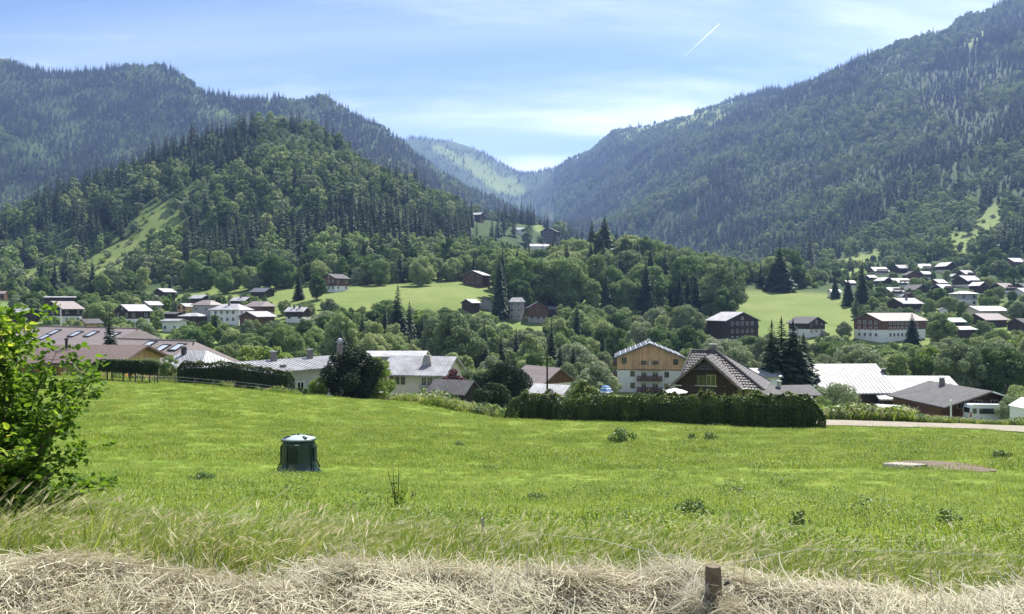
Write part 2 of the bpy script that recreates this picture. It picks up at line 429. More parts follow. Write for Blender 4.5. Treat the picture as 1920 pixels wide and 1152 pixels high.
# ------------------------------------------------------------------ plant shapes (meshes that copies share)
def quads(cent, nrm, size, rng, aspect=1.0):
    """leaf shaped quads: centres, facing, half size"""
    n = len(cent)
    nrm = nrm / (np.linalg.norm(nrm, axis=1, keepdims=True) + 1e-9)
    ref = rng.normal(size=(n, 3))
    a = np.cross(nrm, ref); a /= (np.linalg.norm(a, axis=1, keepdims=True) + 1e-9)
    b = np.cross(nrm, a)
    s = size if np.ndim(size) else np.full(n, size)
    a = a * (s * rng.uniform(0.7, 1.3, n))[:, None]; b = b * (s * aspect * rng.uniform(0.7, 1.2, n))[:, None]
    v = np.stack([cent - a, cent - b * 0.8 + a * 0.1, cent + a, cent + b * 0.8 - a * 0.1], 1).reshape(-1, 3)
    return v, np.arange(4 * n).reshape(n, 4)
def tube_np(pts, rad, n=5):
    b = MB().tube(pts, rad, n, cap=False)
    return np.array([tuple(p) for p in b.v]), np.array(b.f)
def join_np(parts):
    vs, fs, off = [], [], 0
    for v, f in parts:
        vs.append(v); fs.append(f + off); off += len(v)
    return np.concatenate(vs), np.concatenate(fs)
def crown_lobes(rng, H, Rr, base, nl, top=1.0, spread=0.72):
    zc = H * (1 + base) / 2; hz = H * (1 - base) / 2
    out = [(0, 0, zc, Rr * 0.5)]
    for k in range(nl):
        zf = -1 + 2 * (k + 0.5) / nl + rng.uniform(-0.08, 0.08)
        zf = max(-0.98, min(0.98, zf))
        ph = k * 2.4 + rng.uniform(-0.5, 0.5)
        prof = math.sqrt(max(0, 1 - zf * zf)) * (1.0 if zf < 0.2 else top + (1 - top) * (1 - zf))
        rr = Rr * prof * spread * (rng.uniform(0.6, 1.2) if k % 5 else rng.uniform(1.1, 1.42))
        lr = Rr * rng.uniform(0.20, 0.38) * (1.0 if zf < 0.5 else 0.8)
        out.append((rr * math.cos(ph), rr * math.sin(ph), zc + zf * hz * 0.84 + rng.uniform(-0.06, 0.06) * H, lr))
    return out
def crown_leaves(rng, lobes, per_r2, size, hang=0.0, jag=0.16):
    L = np.array(lobes); cs, ns = [], []
    for i, (x, y, z, r) in enumerate(lobes):
        n = max(6, int(per_r2 * r * r))
        d = rng.normal(size=(n, 3)); d /= np.linalg.norm(d, axis=1, keepdims=True)
        bump = 1 + jag * np.sin(d[:, 0] * 5 + i) * np.sin(d[:, 1] * 6 + 2 * i) * np.sin(d[:, 2] * 5 + 3 * i) * 1.6
        p = np.array([x, y, z]) + d * (r * bump * rng.uniform(0.78, 1.10, n) * np.array([[1], [1], [1]])[0])[:, None] * np.array([1, 1, 0.88])
        dist = np.linalg.norm(p[:, None, :] - L[None, :, :3], axis=2) / L[None, :, 3]
        dist[:, i] = 9
        keep = dist.min(1) > 0.72
        cs.append(p[keep]); ns.append(d[keep] + rng.normal(size=(keep.sum(), 3)) * 0.68 + np.array([0, 0, 0.3 - hang]))
    c = np.concatenate(cs); nn = np.concatenate(ns)
    return quads(c, nn, size * rng.uniform(0.7, 1.35, len(c)), rng, 0.8)
def trunk_np(rng, H, r0, lobes, nb=6, top=0.75):
    parts = [tube_np([(0, 0, -0.6), (rng.uniform(-.1, .1), rng.uniform(-.1, .1), H * 0.25), (rng.uniform(-.2, .2), rng.uniform(-.2, .2), H * top)], [r0 * 1.25, r0 * 0.85, r0 * 0.2], 7)]
    for k in range(min(nb, len(lobes) - 1)):
        x, y, z, r = lobes[1 + (k * 3) % (len(lobes) - 1)]
        z0 = max(H * 0.12, z - math.hypot(x, y) * 0.9 - 0.1 * H); z0 = min(z0, H * 0.6)
        parts.append(tube_np([(0, 0, z0), (x * 0.45, y * 0.45, z0 * 0.45 + z * 0.55), (x * 0.9, y * 0.9, z)], [r0 * 0.45, r0 * 0.28, r0 * 0.08], 5))
    return join_np(parts)
def broad_shape(seed, H=15.0, Rr=5.5, base=0.14, nl=26, dens=75, size=0.42, top=1.0, spread=0.72, hang=0.0):
    rng = np.random.default_rng(seed)
    lb = crown_lobes(rng, H, Rr, base, nl, top, spread)
    return trunk_np(rng, H, 0.02 * H, lb), crown_leaves(rng, lb, dens, size, hang)
def spruce_shape(seed, H=20.0, Rr=3.4, whorl=0.75, nb=9, base=0.06, droop=0.35, rag=0.25, sprays=3):
    rng = np.random.default_rng(seed)
    V, Q = [], []
    z = H * base; k = 0
    while z < H * 0.985:
        t = (z - H * base) / (H * (1 - base))
        rl = Rr * ((1 - t) ** 0.82) * (1 if t > 0.08 else 0.75 + 3 * t)
        n = max(4, int(nb * (0.45 + 0.55 * (1 - t))))
        for j in range(n):
            a = 2 * math.pi * (j + rng.uniform(-.3, .3)) / n + k * 1.1
            r = rl * rng.uniform(1 - rag, 1 + rag * 0.55) + 0.12
            dz = -droop * r * rng.uniform(0.6, 1.25)
            ca, sa = math.cos(a), math.sin(a)
            z0 = z + rng.uniform(-.15, .15) * whorl
            for s in range(sprays):
                f0 = 0.12 + 0.30 * s; f1 = min(1.0, f0 + 0.50)
                w = r * (0.34 if sprays > 1 else 0.42) * (1.1 - 0.5 * f0) * rng.uniform(0.7, 1.2)
                tw = rng.uniform(-.35, .35)
                m = (f0 * 0.35 + f1 * 0.65)
                b = len(V)
                V += [(ca * r * f0, sa * r * f0, z0 + dz * f0 * f0 + 0.06 * r),
                      (ca * r * m - sa * w, sa * r * m + ca * w, z0 + dz * m * m - w * (0.35 + tw)),
                      (ca * r * f1, sa * r * f1, z0 + dz * f1 * f1),
                      (ca * r * m + sa * w, sa * r * m - ca * w, z0 + dz * m * m - w * (0.35 - tw))]
                Q.append((b, b + 1, b + 2, b + 3))
        z += whorl * rng.uniform(0.8, 1.15) * (0.55 + 0.45 * (1 - t)); k += 1
    b = len(V)
    for q in range(3):
        a = q * 2.1
        V += [(0, 0, H * 1.02), (0.14 * math.cos(a), 0.14 * math.sin(a), H * 0.95), (0, 0, H * 0.90), (-0.14 * math.cos(a), -0.14 * math.sin(a), H * 0.95)]
        Q.append((b + 4 * q, b + 4 * q + 1, b + 4 * q + 2, b + 4 * q + 3))
    return tube_np([(0, 0, -0.6), (0, 0, H * 0.5), (0, 0, H * 0.97)], [0.016 * H, 0.010 * H, 0.02], 6), (np.array(V, float), np.array(Q))
def whole(name, tr, cr, mt, mc):
    v, f = join_np([tr, cr])
    mi = np.r_[np.zeros(len(tr[1]), int), np.ones(len(cr[1]), int)]
    return np_mesh(name, v, f, (mt, mc), mi)
class Kind:
    """one tree shape: separate trunk and crown meshes, and both in one for small copies"""
    def __init__(s, name, shape, mt, mc, H):
        tr, cr = shape
        s.H = H; s.R = float(np.abs(cr[0][:, :2]).max())
        s.trunk = np_mesh('trunk', *tr, (mt,)); s.crown = np_mesh('crown', *cr, (mc,))
        s.all = whole(name, tr, cr, mt, mc)
K = {}
K['round'] = [Kind('tree', broad_shape(100 + i, 15, 5.6 + 0.5 * (i % 3), 0.10, 44 + 4 * i, 190, 0.26), M_BARK, M_BROAD, 15) for i in range(6)]
K['oval'] = [Kind('tree', broad_shape(140 + i, 16, 4.0 + 0.4 * (i % 2), 0.08, 42 + 3 * i, 210, 0.25, 0.85, 0.70), M_BARK, M_BROAD, 16) for i in range(5)]
K['pale'] = [Kind('tree', broad_shape(170 + i, 13, 4.8, 0.06, 44 + 3 * i, 200, 0.245, 0.9, 0.78, 0.2), M_BARK, M_PALE, 13) for i in range(4)]
K['lime'] = [Kind('tree', broad_shape(190 + i, 12, 4.6, 0.05, 30 + 4 * i, 130, 0.30), M_BARK, M_LIME, 12) for i in range(2)]
K['spruce'] = [Kind('tree', spruce_shape(200 + i, 20, 3.0 + 0.35 * i, 0.62, 11, 0.05, 0.38), M_BARK, M_CON, 20) for i in range(5)]
K['copper'] = [Kind('tree', broad_shape(230, 7, 3.0, 0.12, 24, 260, 0.20), M_BARK, M_COPPER, 7)]
K['shrub'] = [Kind('shrub', broad_shape(240 + i, 3.6, 2.2, 0.0, 18 + 2 * i, 260, 0.17, 1.0, 0.8), M_BARK, M_BROAD, 3.6) for i in range(4)]
# small-scale shapes for the woods on the mountains
FB = [whole('wood_tree', *broad_shape(300 + i, 15, 5.2, 0.05, 14, 40, 0.62), M_BARK, M_BROAD) for i in range(5)]
FP = [whole('wood_tree', *broad_shape(320 + i, 14, 4.8, 0.05, 14, 40, 0.60), M_BARK, M_PALE) for i in range(2)]
FC = [whole('wood_tree', *spruce_shape(340 + i, 20, 3.2 + 0.3 * i, 1.25, 8, 0.04, 0.35, 0.3, 2), M_BARK, M_CON) for i in range(4)]
FS = [whole('wood_shrub', *broad_shape(360 + i, 4, 2.6, 0.0, 9, 60, 0.40), M_BARK, (M_LIME, M_PALE)[i]) for i in range(2)]
WOODS = proto_coll('wood', FB + FP + FC + FS)      # 0-4 broadleaf, 5-6 pale, 7-10 spruce, 11-12 shrubs
# ------------------------------------------------------------------ terrain
def land_colour_mask(u, v, d):
    """1 on open pasture, 0 on woodland floor"""
    g = np.zeros_like(u)
    g = np.maximum(g, 1 - sstep(430, 470, d))
    return g
# open pastures on the slopes: (u, v, half width, half height, tilt, nearest, farthest)
CLEAR = [
 (1335, 212, 48, 23, -0.45, 1500, 4500), (1215, 238, 40, 14, -0.35, 1500, 4500), (1270, 230, 34, 12, -0.4, 1500, 4500),
 (1822, 76, 36, 16, -0.45, 1500, 4500), (1175, 258, 14, 16, -0.5, 1500, 4500), (425, 213, 20, 8, 0.2, 1200, 3000), (502, 190, 10, 6, 0.0, 1500, 3000),
 (1852, 420, 22, 55, 0.6, 500, 1500), (1800, 462, 34, 30, 0.5, 480, 1300), (1600, 497, 55, 20, -0.3, 480, 1000), (1530, 520, 30, 8, -0.3, 480, 1000),
 (300, 430, 52, 50, 0.2, 470, 1000), (215, 490, 75, 34, -0.5, 440, 1000), (90, 508, 65, 22, -0.45, 440, 1000), (960, 402, 62, 16, 0.22, 900, 1400), (1030, 428, 40, 14, 0.2, 800, 1400),
 (960, 350, 30, 18, 0.5, 3000, 6000), (905, 322, 46, 16, 0.6, 3000, 6000), (840, 290, 34, 9, 0.5, 3000, 6000), (935, 348, 30, 14, 0.4, 3000, 6000),
]
def clear_at(u, v, d):
    g = np.zeros_like(u)
    wob = 0.35 * fbm(u / 16.0, v / 9.0, 3)
    for cu, cv, a, b, t, d0, d1 in CLEAR:
        du = u - cu; dv = v - cv
        x = du * math.cos(t) + dv * math.sin(t); y = -du * math.sin(t) + dv * math.cos(t)
        g = np.maximum(g, np.where((d > d0) & (d < d1), 1 - sstep(0.75, 1.15, np.hypot(x / a, y / b) + wob), 0))
    return g
azs = np.concatenate([np.linspace(-180, -60, 40)[:-1], np.linspace(-60, -40, 40)[:-1], np.linspace(-40, 40, 440), np.linspace(40, 60, 40)[1:], np.linspace(60, 180, 40)[1:-1]])
rs = np.concatenate([np.geomspace(0.4, 60, 110)[:-1], np.geomspace(60, 600, 110)[:-1], np.geomspace(600, 6580, 150)])
A, Rg = np.meshgrid(np.radians(azs), rs)
X = Rg * np.sin(A); Y = Rg * np.cos(A)
Z = ground(X, Y)
na, nr = len(azs), len(rs)
idx = np.arange(na * nr).reshape(nr, na)
nx = np.roll(idx, -1, axis=1)
fq = np.stack([idx[:-1], nx[:-1], nx[1:], idx[1:]], -1).reshape(-1, 4)[:, ::-1]
V_ = np.stack([X.ravel(), Y.ravel(), Z.ravel()], 1)
V_ = np.vstack([V_, [[0, 0, -1.72]]])
t_me = np_mesh('terrain', V_, fq, smooth=True)
Dp = np.maximum(Y, 1.0)
Ug = UC + F * X / Dp; Vg = VC - Z / Dp * F
openm = np.maximum(land_colour_mask(Ug, Vg, Rg), clear_at(Ug, Vg, Rg)) * (Y > 0) + (Y <= 0)
field = (1 - sstep(74, 84, Rg))
at = t_me.attributes.new('open', 'FLOAT', 'POINT'); at.data.foreach_set('value', np.r_[openm.ravel(), 1.0].astype(np.float32))
at = t_me.attributes.new('field', 'FLOAT', 'POINT'); at.data.foreach_set('value', np.r_[field.ravel(), 1.0].astype(np.float32))
tm = bpy.data.materials.new('land'); tm.use_nodes = True
tn, tl = tm.node_tree.nodes, tm.node_tree.links
tp = tn['Principled BSDF']; tp.inputs['Roughness'].default_value = 0.95; tp.inputs['Specular IOR Level'].default_value = 0.1
def tnoise(scale, detail=5, rough=0.6):
    q = tn.new('ShaderNodeTexNoise'); q.inputs['Scale'].default_value = scale; q.inputs['Detail'].default_value = detail; q.inputs['Roughness'].default_value = rough
    gm = tn.new('ShaderNodeNewGeometry'); tl.new(gm.outputs['Position'], q.inputs['Vector']); return q.outputs['Fac']
def tmix(fac, a, b):
    q = tn.new('ShaderNodeMix'); q.data_type = 'RGBA'
    for s, v in (('Factor', fac), ('A', a), ('B', b)):
        if isinstance(v, tuple): q.inputs[s].default_value = (*v, 1)
        elif isinstance(v, (int, float)): q.inputs[s].default_value = v
        else: tl.new(v, q.inputs[s])
    return q.outputs['Result']
def tramp(v, lo, hi):
    q = tn.new('ShaderNodeMapRange'); q.inputs['From Min'].default_value = lo; q.inputs['From Max'].default_value = hi; tl.new(v, q.inputs['Value']); return q.outputs[0]
def tattr(nm):
    q = tn.new('ShaderNodeAttribute'); q.attribute_name = nm; return q.outputs['Fac']
field_c = tmix(tramp(tnoise(0.35), 0.35, 0.65), (0.112, 0.170, 0.024), (0.168, 0.220, 0.036))
field_c = tmix(tramp(tnoise(2.2, 6), 0.52, 0.70), field_c, (0.080, 0.125, 0.022))
past_c = tmix(tramp(tnoise(0.05), 0.35, 0.65), (0.115, 0.165, 0.042), (0.165, 0.198, 0.062))
past_c = tmix(tramp(tnoise(0.4, 6), 0.55, 0.7), past_c, (0.10, 0.135, 0.04))
wood_c = tmix(tramp(tnoise(0.08), 0.4, 0.6), (0.030, 0.052, 0.018), (0.045, 0.075, 0.022))
tl.new(tmix(tattr('field'), tmix(tattr('open'), wood_c, past_c), field_c), tp.inputs['Base Color'])
tb = tn.new('ShaderNodeBump'); tb.inputs['Distance'].default_value = 0.06; tb.inputs['Strength'].default_value = 0.7
tl.new(tnoise(7.0, 8, 0.7), tb.inputs['Height']); tl.new(tb.outputs[0], tp.inputs['Normal'])
t_me.materials.append(tm)
terrain = tag(link('terrain', t_me), 'green meadow falling to the valley floor with wooded mountains rising behind', 'terrain', kind='structure')

# ------------------------------------------------------------------ what is hidden behind nearer ground
_su = np.arange(-260, 2190, 6.0); _sd = np.geomspace(90, 6500, 420)
_SU, _SD = np.meshgrid(_su, _sd)
_sz = ground((_SU - UC) / F * _SD, _SD) / _SD
_smax = np.maximum.accumulate(_sz, axis=0)
def seen(u, d, z):
    """True where something at height z shows above all nearer ground"""
    i = np.clip(np.searchsorted(_sd, d * 0.985) - 1, 0, len(_sd) - 1); j = np.clip(((u - _su[0]) / 6.0).round().astype(int), 0, len(_su) - 1)
    return z / d > _smax[i, j] - 0.002
def wood(name, label, u0, u1, d0, d1, spacing, con, test=None, hs=(0.7, 1.25), seed=1, shrubs=0.0, jit=0.5):
    """woodland over the land between two distances; con(u, v, d) is the share of spruce"""
    rng = np.random.default_rng(seed)
    x0, x1 = (u0 - UC) / F * d1, (u1 - UC) / F * d1
    x0 = min(x0, (u0 - UC) / F * d0); x1 = max(x1, (u1 - UC) / F * d0)
    gx, gy = np.meshgrid(np.arange(x0, x1, spacing), np.arange(d0, d1, spacing))
    x = gx.ravel() + rng.uniform(-jit, jit, gx.size) * spacing; y = gy.ravel() + rng.uniform(-jit, jit, gx.size) * spacing
    u = UC + F * x / y
    k = (u > u0) & (u < u1) & (y > d0) & (y < d1); x, y, u = x[k], y[k], u[k]
    z = ground(x, y); v = VC - z / y * F
    cl = clear_at(u, v, y) > np.where(y > 1000, rng.uniform(0.35, 1.22, len(x)), rng.uniform(0.25, 0.95, len(x)))
    k = seen(u, y, z + 24) & (~cl | ((y < 1000) & (rng.random(len(x)) < np.where(u < 600, 0.75, 0.2))))
    if test is not None: k &= test(u, v, y, x)
    x, y, z, u, v, cl = x[k], y[k], z[k], u[k], v[k], cl[k]
    n = len(x)
    c = con(u, v, y); c = np.clip(0.5 + (c - 0.5) * 2.2, 0.04, 0.97)
    isc = rng.random(n) < c
    ix = np.where(isc, rng.integers(7, 11, n), rng.integers(0, 5, n))
    pale = (~isc) & (rng.random(n) < 0.36); ix = np.where(pale, rng.integers(5, 7, n), ix)
    sc = rng.uniform(hs[0], hs[1], n) * np.where(isc, 1.05, 0.95)
    sc = sc * np.clip(0.95 + 1.3 * fbm(x / 55.0 + 3.7, y / 55.0, 2), 0.5, 1.28)
    sh = (rng.random(n) < shrubs) | cl; ix = np.where(sh, rng.integers(11, 13, n), ix)
    s3 = np.stack([sc * rng.uniform(0.85, 1.2, n), sc * rng.uniform(0.85, 1.2, n), sc * rng.uniform(0.85, 1.15, n)], 1)
    rot = np.zeros((n, 3)); rot[:, 2] = rng.uniform(0, 6.28, n)
    o = scatter(name, np.stack([x, y, z - 0.3], 1), rot, s3, ix, WOODS)
    return tag(o, label, 'forest', kind='stuff')
# ------------------------------------------------------------------ woods on the mountains
def con_knoll(u, v, d):
    c = 0.30 + 1.1 * fbm(u / 70.0, v / 50.0, 3)
    c = np.where((u < 480) & (v < 330) & (u > 240), 0.85, c)
    c = np.where((u > 560) & (v < 330), c - 0.15, c)
    c = np.where((np.abs(u - 410) < 85) & (np.abs(v - 480) < 50), 0.9, c)
    c = c + 0.35 * sstep(380, 430, v) * (u > 520) * (v < 470)
    return np.clip(c, 0.05, 0.95)
wood('hill_wood', 'mixed spruce and broadleaf wood covering the rounded hill behind the village', -150, 1075, 455, 1010, 8.8, con_knoll,
     hs=(0.6, 1.2), seed=3, shrubs=0.06, test=lambda u, v, d, x: ~((d < 520) & (u > 860)) & ~((d > 640) & (u > 880) & (v > 392) & (fbm(u / 9.0, v / 6.0, 2) > -0.25)))
wood('ridge_wood', 'dark spruce forest on the long mountain behind the rounded hill', -150, 1110, 1010, 2700, 11.0,
     lambda u, v, d: np.clip(0.80 + 0.9 * fbm(u / 60.0, v / 40.0, 3) - 0.5 * sstep(300, 420, v) * (u < 260), 0.1, 0.98), hs=(0.7, 1.25), seed=4)
wood('slope_wood', 'hazy mixed forest on the steep mountain side across the valley', 1040, 2080, 520, 3900, 11.3,
     lambda u, v, d: np.clip(0.44 + 1.5 * fbm(u / 90.0 + v / 60.0, v / 45.0, 3), 0.06, 0.92), hs=(0.75, 1.35), seed=5,
     test=lambda u, v, d, x: ~((d < 640 + 200 * sstep(1560, 1420, u)) & (u > 1380) & (u < 1640)) & ~((d < 760) & (u < 1420)) & ~((v > 486) & (u > 1620)))
wood('distant_wood', 'pale hazy spruce patches on the far mountain closing the valley', 560, 1150, 3000, 5200, 24,
     lambda u, v, d: np.full_like(u, 0.9), hs=(0.9, 1.3), seed=6, test=lambda u, v, d, x: fbm(u / 30.0, v / 16.0, 3) > -0.12)
# ------------------------------------------------------------------ building materials
WHITE = mat('white_render', (0.72, 0.70, 0.66), 0.85, 0.07, 0.8, 0.15, 30)
CREAM = mat('cream_render', (0.64, 0.58, 0.48), 0.85, 0.07, 0.8, 0.15, 30)
YELLOW = mat('straw_render', (0.52, 0.42, 0.24), 0.85, 0.07, 0.8, 0.15, 30)
GREYW = mat('grey_render', (0.34, 0.33, 0.33), 0.85, 0.1, 0.8, 0.15, 30)
STONE = mat('field_stone', (0.36, 0.33, 0.30), 0.9, 0.25, 2.5, 0.6, 5)
WOOD_D = mat('dark_boards', (0.060, 0.038, 0.028), 0.75, 0.25, 2.0, stripe=('xy', 6.0, 0.02, 0.45))
WOOD_R = mat('russet_boards', (0.165, 0.075, 0.040), 0.7, 0.22, 2.0, stripe=('xy', 6.0, 0.02, 0.4))
WOOD_O = mat('larch_boards', (0.72, 0.43, 0.22), 0.65, 0.18, 1.6, stripe=('xy', 5.5, 0.02, 0.35))
WOOD_G = mat('weathered_boards', (0.20, 0.17, 0.145), 0.8, 0.25, 2.0, stripe=('z', 4.5, 0.03, 0.4))
WOOD_B = mat('brown_siding', (0.050, 0.026, 0.021), 0.7, 0.2, 2.0, stripe=('z', 6.0, 0.02, 0.3))
WOOD_F = mat('farm_boards', (0.20, 0.095, 0.045), 0.7, 0.25, 2.0, stripe=('z', 5.0, 0.02, 0.35))
OLIVE = mat('olive_render', (0.30, 0.28, 0.13), 0.8, 0.1)
R_LITE = mat('light_sheet_roof', (0.34, 0.33, 0.34), 0.5, 0.24, 0.45, stripe=('xy', 2.2, 0.03, 0.10), spec=0.6)
R_WHITE = mat('white_sheet_roof', (0.27, 0.27, 0.29), 0.55, 0.28, 0.45, stripe=('xy', 1.6, 0.05, 0.12), spec=0.5)
R_GREY = mat('grey_slab_roof', (0.105, 0.102, 0.105), 0.75, 0.16, 1.0, stripe=('xy', 2.4, 0.03, 0.2), spec=0.15)
R_SLATE = mat('slate_roof', (0.085, 0.090, 0.105), 0.42, 0.2, 2.0, 0.3, 6, spec=0.5)
R_BROWN = mat('brown_shingle_roof', (0.120, 0.078, 0.070), 0.6, 0.16, 2.0, stripe=('z', 7.0, 0.02, 0.2))
R_MAUVE = mat('greybrown_tile_roof', (0.215, 0.175, 0.165), 0.6, 0.13, 1.5, stripe=('z', 6.0, 0.02, 0.15))
R_GREEN = mat('pale_green_roof', (0.40, 0.50, 0.44), 0.4, 0.1, 0.7, stripe=('xy', 2.2, 0.02, 0.1))
R_TILE = mat('dark_roof_tile', (0.090, 0.074, 0.074), 0.5, 0.45, 9.0, spec=0.6, detail=2)
R_UNDER = mat('roof_underlay', (0.018, 0.014, 0.014), 0.9, 0.2)
GLASS = mat('window_glass', (0.022, 0.026, 0.032), 0.08, 0.2, 0.6, spec=0.9)
TRIM_W = mat('white_trim', (0.66, 0.65, 0.62), 0.6, 0.05)
TRIM_D = mat('dark_trim', (0.07, 0.05, 0.04), 0.7, 0.2)
TRIM_O = mat('ochre_shutter', (0.46, 0.255, 0.06), 0.6, 0.12, 3.0, stripe=('x', 9.0, 0.01, 0.2))
BRICK = mat('chimney_render', (0.20, 0.17, 0.155), 0.9, 0.2)
METAL = mat('galvanised_metal', (0.50, 0.51, 0.53), 0.35, 0.1, metal=0.7)
DARKM = mat('dark_metal', (0.04, 0.04, 0.045), 0.5, 0.1, metal=0.3)
PLASTW = mat('white_fabric', (0.74, 0.74, 0.74), 0.7, 0.05)

PROT = []          # what the photograph shows of each building, so that no planted tree stands before it
SITES = []         # where buildings stand (x, y, radius)
_wcache = {}
def window(par, x, y, z, rot, w_, h_, fm=None, shut=None):
    """frame with its pane; x, y, z: middle of the sill on the wall's face; rot: turn about z, 0 faces -y"""
    fm = fm or TRIM_W
    key = (round(w_, 2), round(h_, 2), fm.name)
    if key not in _wcache:
        b = 0.09; m = MB()
        m.box(-w_/2 - b, -w_/2, -0.07, 0.03, -b, h_ + b).box(w_/2, w_/2 + b, -0.07, 0.03, -b, h_ + b)
        m.box(-w_/2, w_/2, -0.068, 0.03, -b, 0).box(-w_/2, w_/2, -0.068, 0.03, h_, h_ + b).box(-0.035, 0.035, -0.06, 0.02, 0, h_)
        f = m.build('window', fm); p = MB().box(-w_/2, w_/2, -0.03, 0.01, 0, h_).build('pane', GLASS)
        _wcache[key] = (f.data, p.data)
        bpy.data.objects.remove(f); bpy.data.objects.remove(p)
    f = link('window', _wcache[key][0], par, (x, y, z)); f.rotation_euler = (0, 0, rot)
    link('pane', _wcache[key][1], f)
    if shut:
        sk = ('s', round(h_, 2), shut.name)
        if sk not in _wcache:
            s = MB().box(-0.24, 0.24, -0.05, 0, -0.05, h_ + 0.05).build('shutter', shut); _wcache[sk] = s.data; bpy.data.objects.remove(s)
        for sg in (-1, 1): link('shutter', _wcache[sk], f, (sg * (w_/2 + 0.36), -0.03, 0))
    return f
def chimney(roof, x, y, z0, z1, s=0.7, mt=None, cap=True):
    c = MB().box(x - s/2, x + s/2, y - s/2, y + s/2, z0, z1).build('chimney', mt or BRICK, roof)
    if cap: MB().box(x - s*0.68, x + s*0.68, y - s*0.68, y + s*0.68, z1 + 0.18, z1 + 0.26).box(x - s*0.4, x + s*0.4, y - s*0.4, y + s*0.4, z1, z1 + 0.18).build('chimney_cap', GREYW, c)
    return c
def balcony(par, x0, x1, yf, z, depth, rail, hgt=1.0, boards=True):
    b = MB().box(x0, x1, yf - depth, yf, z - 0.16, z).build('balcony', WOOD_D if rail in (WOOD_D, WOOD_R) else TRIM_D, par)
    m = MB()
    yy = yf - depth
    m.box(x0, x1, yy - 0.05, yy + 0.02, z + hgt - 0.1, z + hgt)
    n = max(2, int((x1 - x0) / 0.34))
    for k in range(n):
        a = x0 + (x1 - x0) * (k + 0.08) / n; e = x0 + (x1 - x0) * (k + 0.92) / n
        m.box(a, e, yy - 0.03, yy, z - 0.10, z + hgt - 0.1)
    for sx in (x0, x1 - 0.06): m.box(sx, sx + 0.06, yy + 0.03, yf, z + hgt - 0.12, z + hgt - 0.01)
    m.build('railing', rail, b)
    return b
def roof_mesh(bx, by, ridge, he, rise, over, og, t, hip=0.0):
    """slabs of a gable roof (hip: how far the ridge is drawn in at each end, in metres)"""
    m = MB()
    if ridge == 'y': s, ln = bx / 2, by / 2
    else: s, ln = by / 2, bx / 2
    tn_ = rise / s; zr = he + rise + t; se = s + over; ze = zr - se * tn_
    def P(a, l_, z): return (a, l_, z) if ridge == 'y' else (l_, a, z)
    le = ln + og
    if hip <= 0:
        for sg in (-1, 1):
            vs = [P(0, -le, zr), P(0, le, zr), P(sg*se, le, ze), P(sg*se, -le, ze)]
            vs += [(a, b, c - t) for a, b, c in vs]
            m.add(vs, [(0,1,2,3), (7,6,5,4), (0,3,7,4), (1,5,6,2), (2,6,7,3), (0,4,5,1)])
    else:
        lr = max(0.05, le - hip)
        vs = [P(-se, -le, ze), P(se, -le, ze), P(se, le, ze), P(-se, le, ze), P(0, -lr, zr), P(0, lr, zr)]
        vs += [(a, b, c - t) for a, b, c in vs[:4]]
        m.add(vs, [(0,1,4), (1,2,5,4), (2,3,5), (3,0,4,5), (0,6,7,1), (1,7,8,2), (2,8,9,3), (3,9,6,0), (6,9,8,7)])
    return m, zr
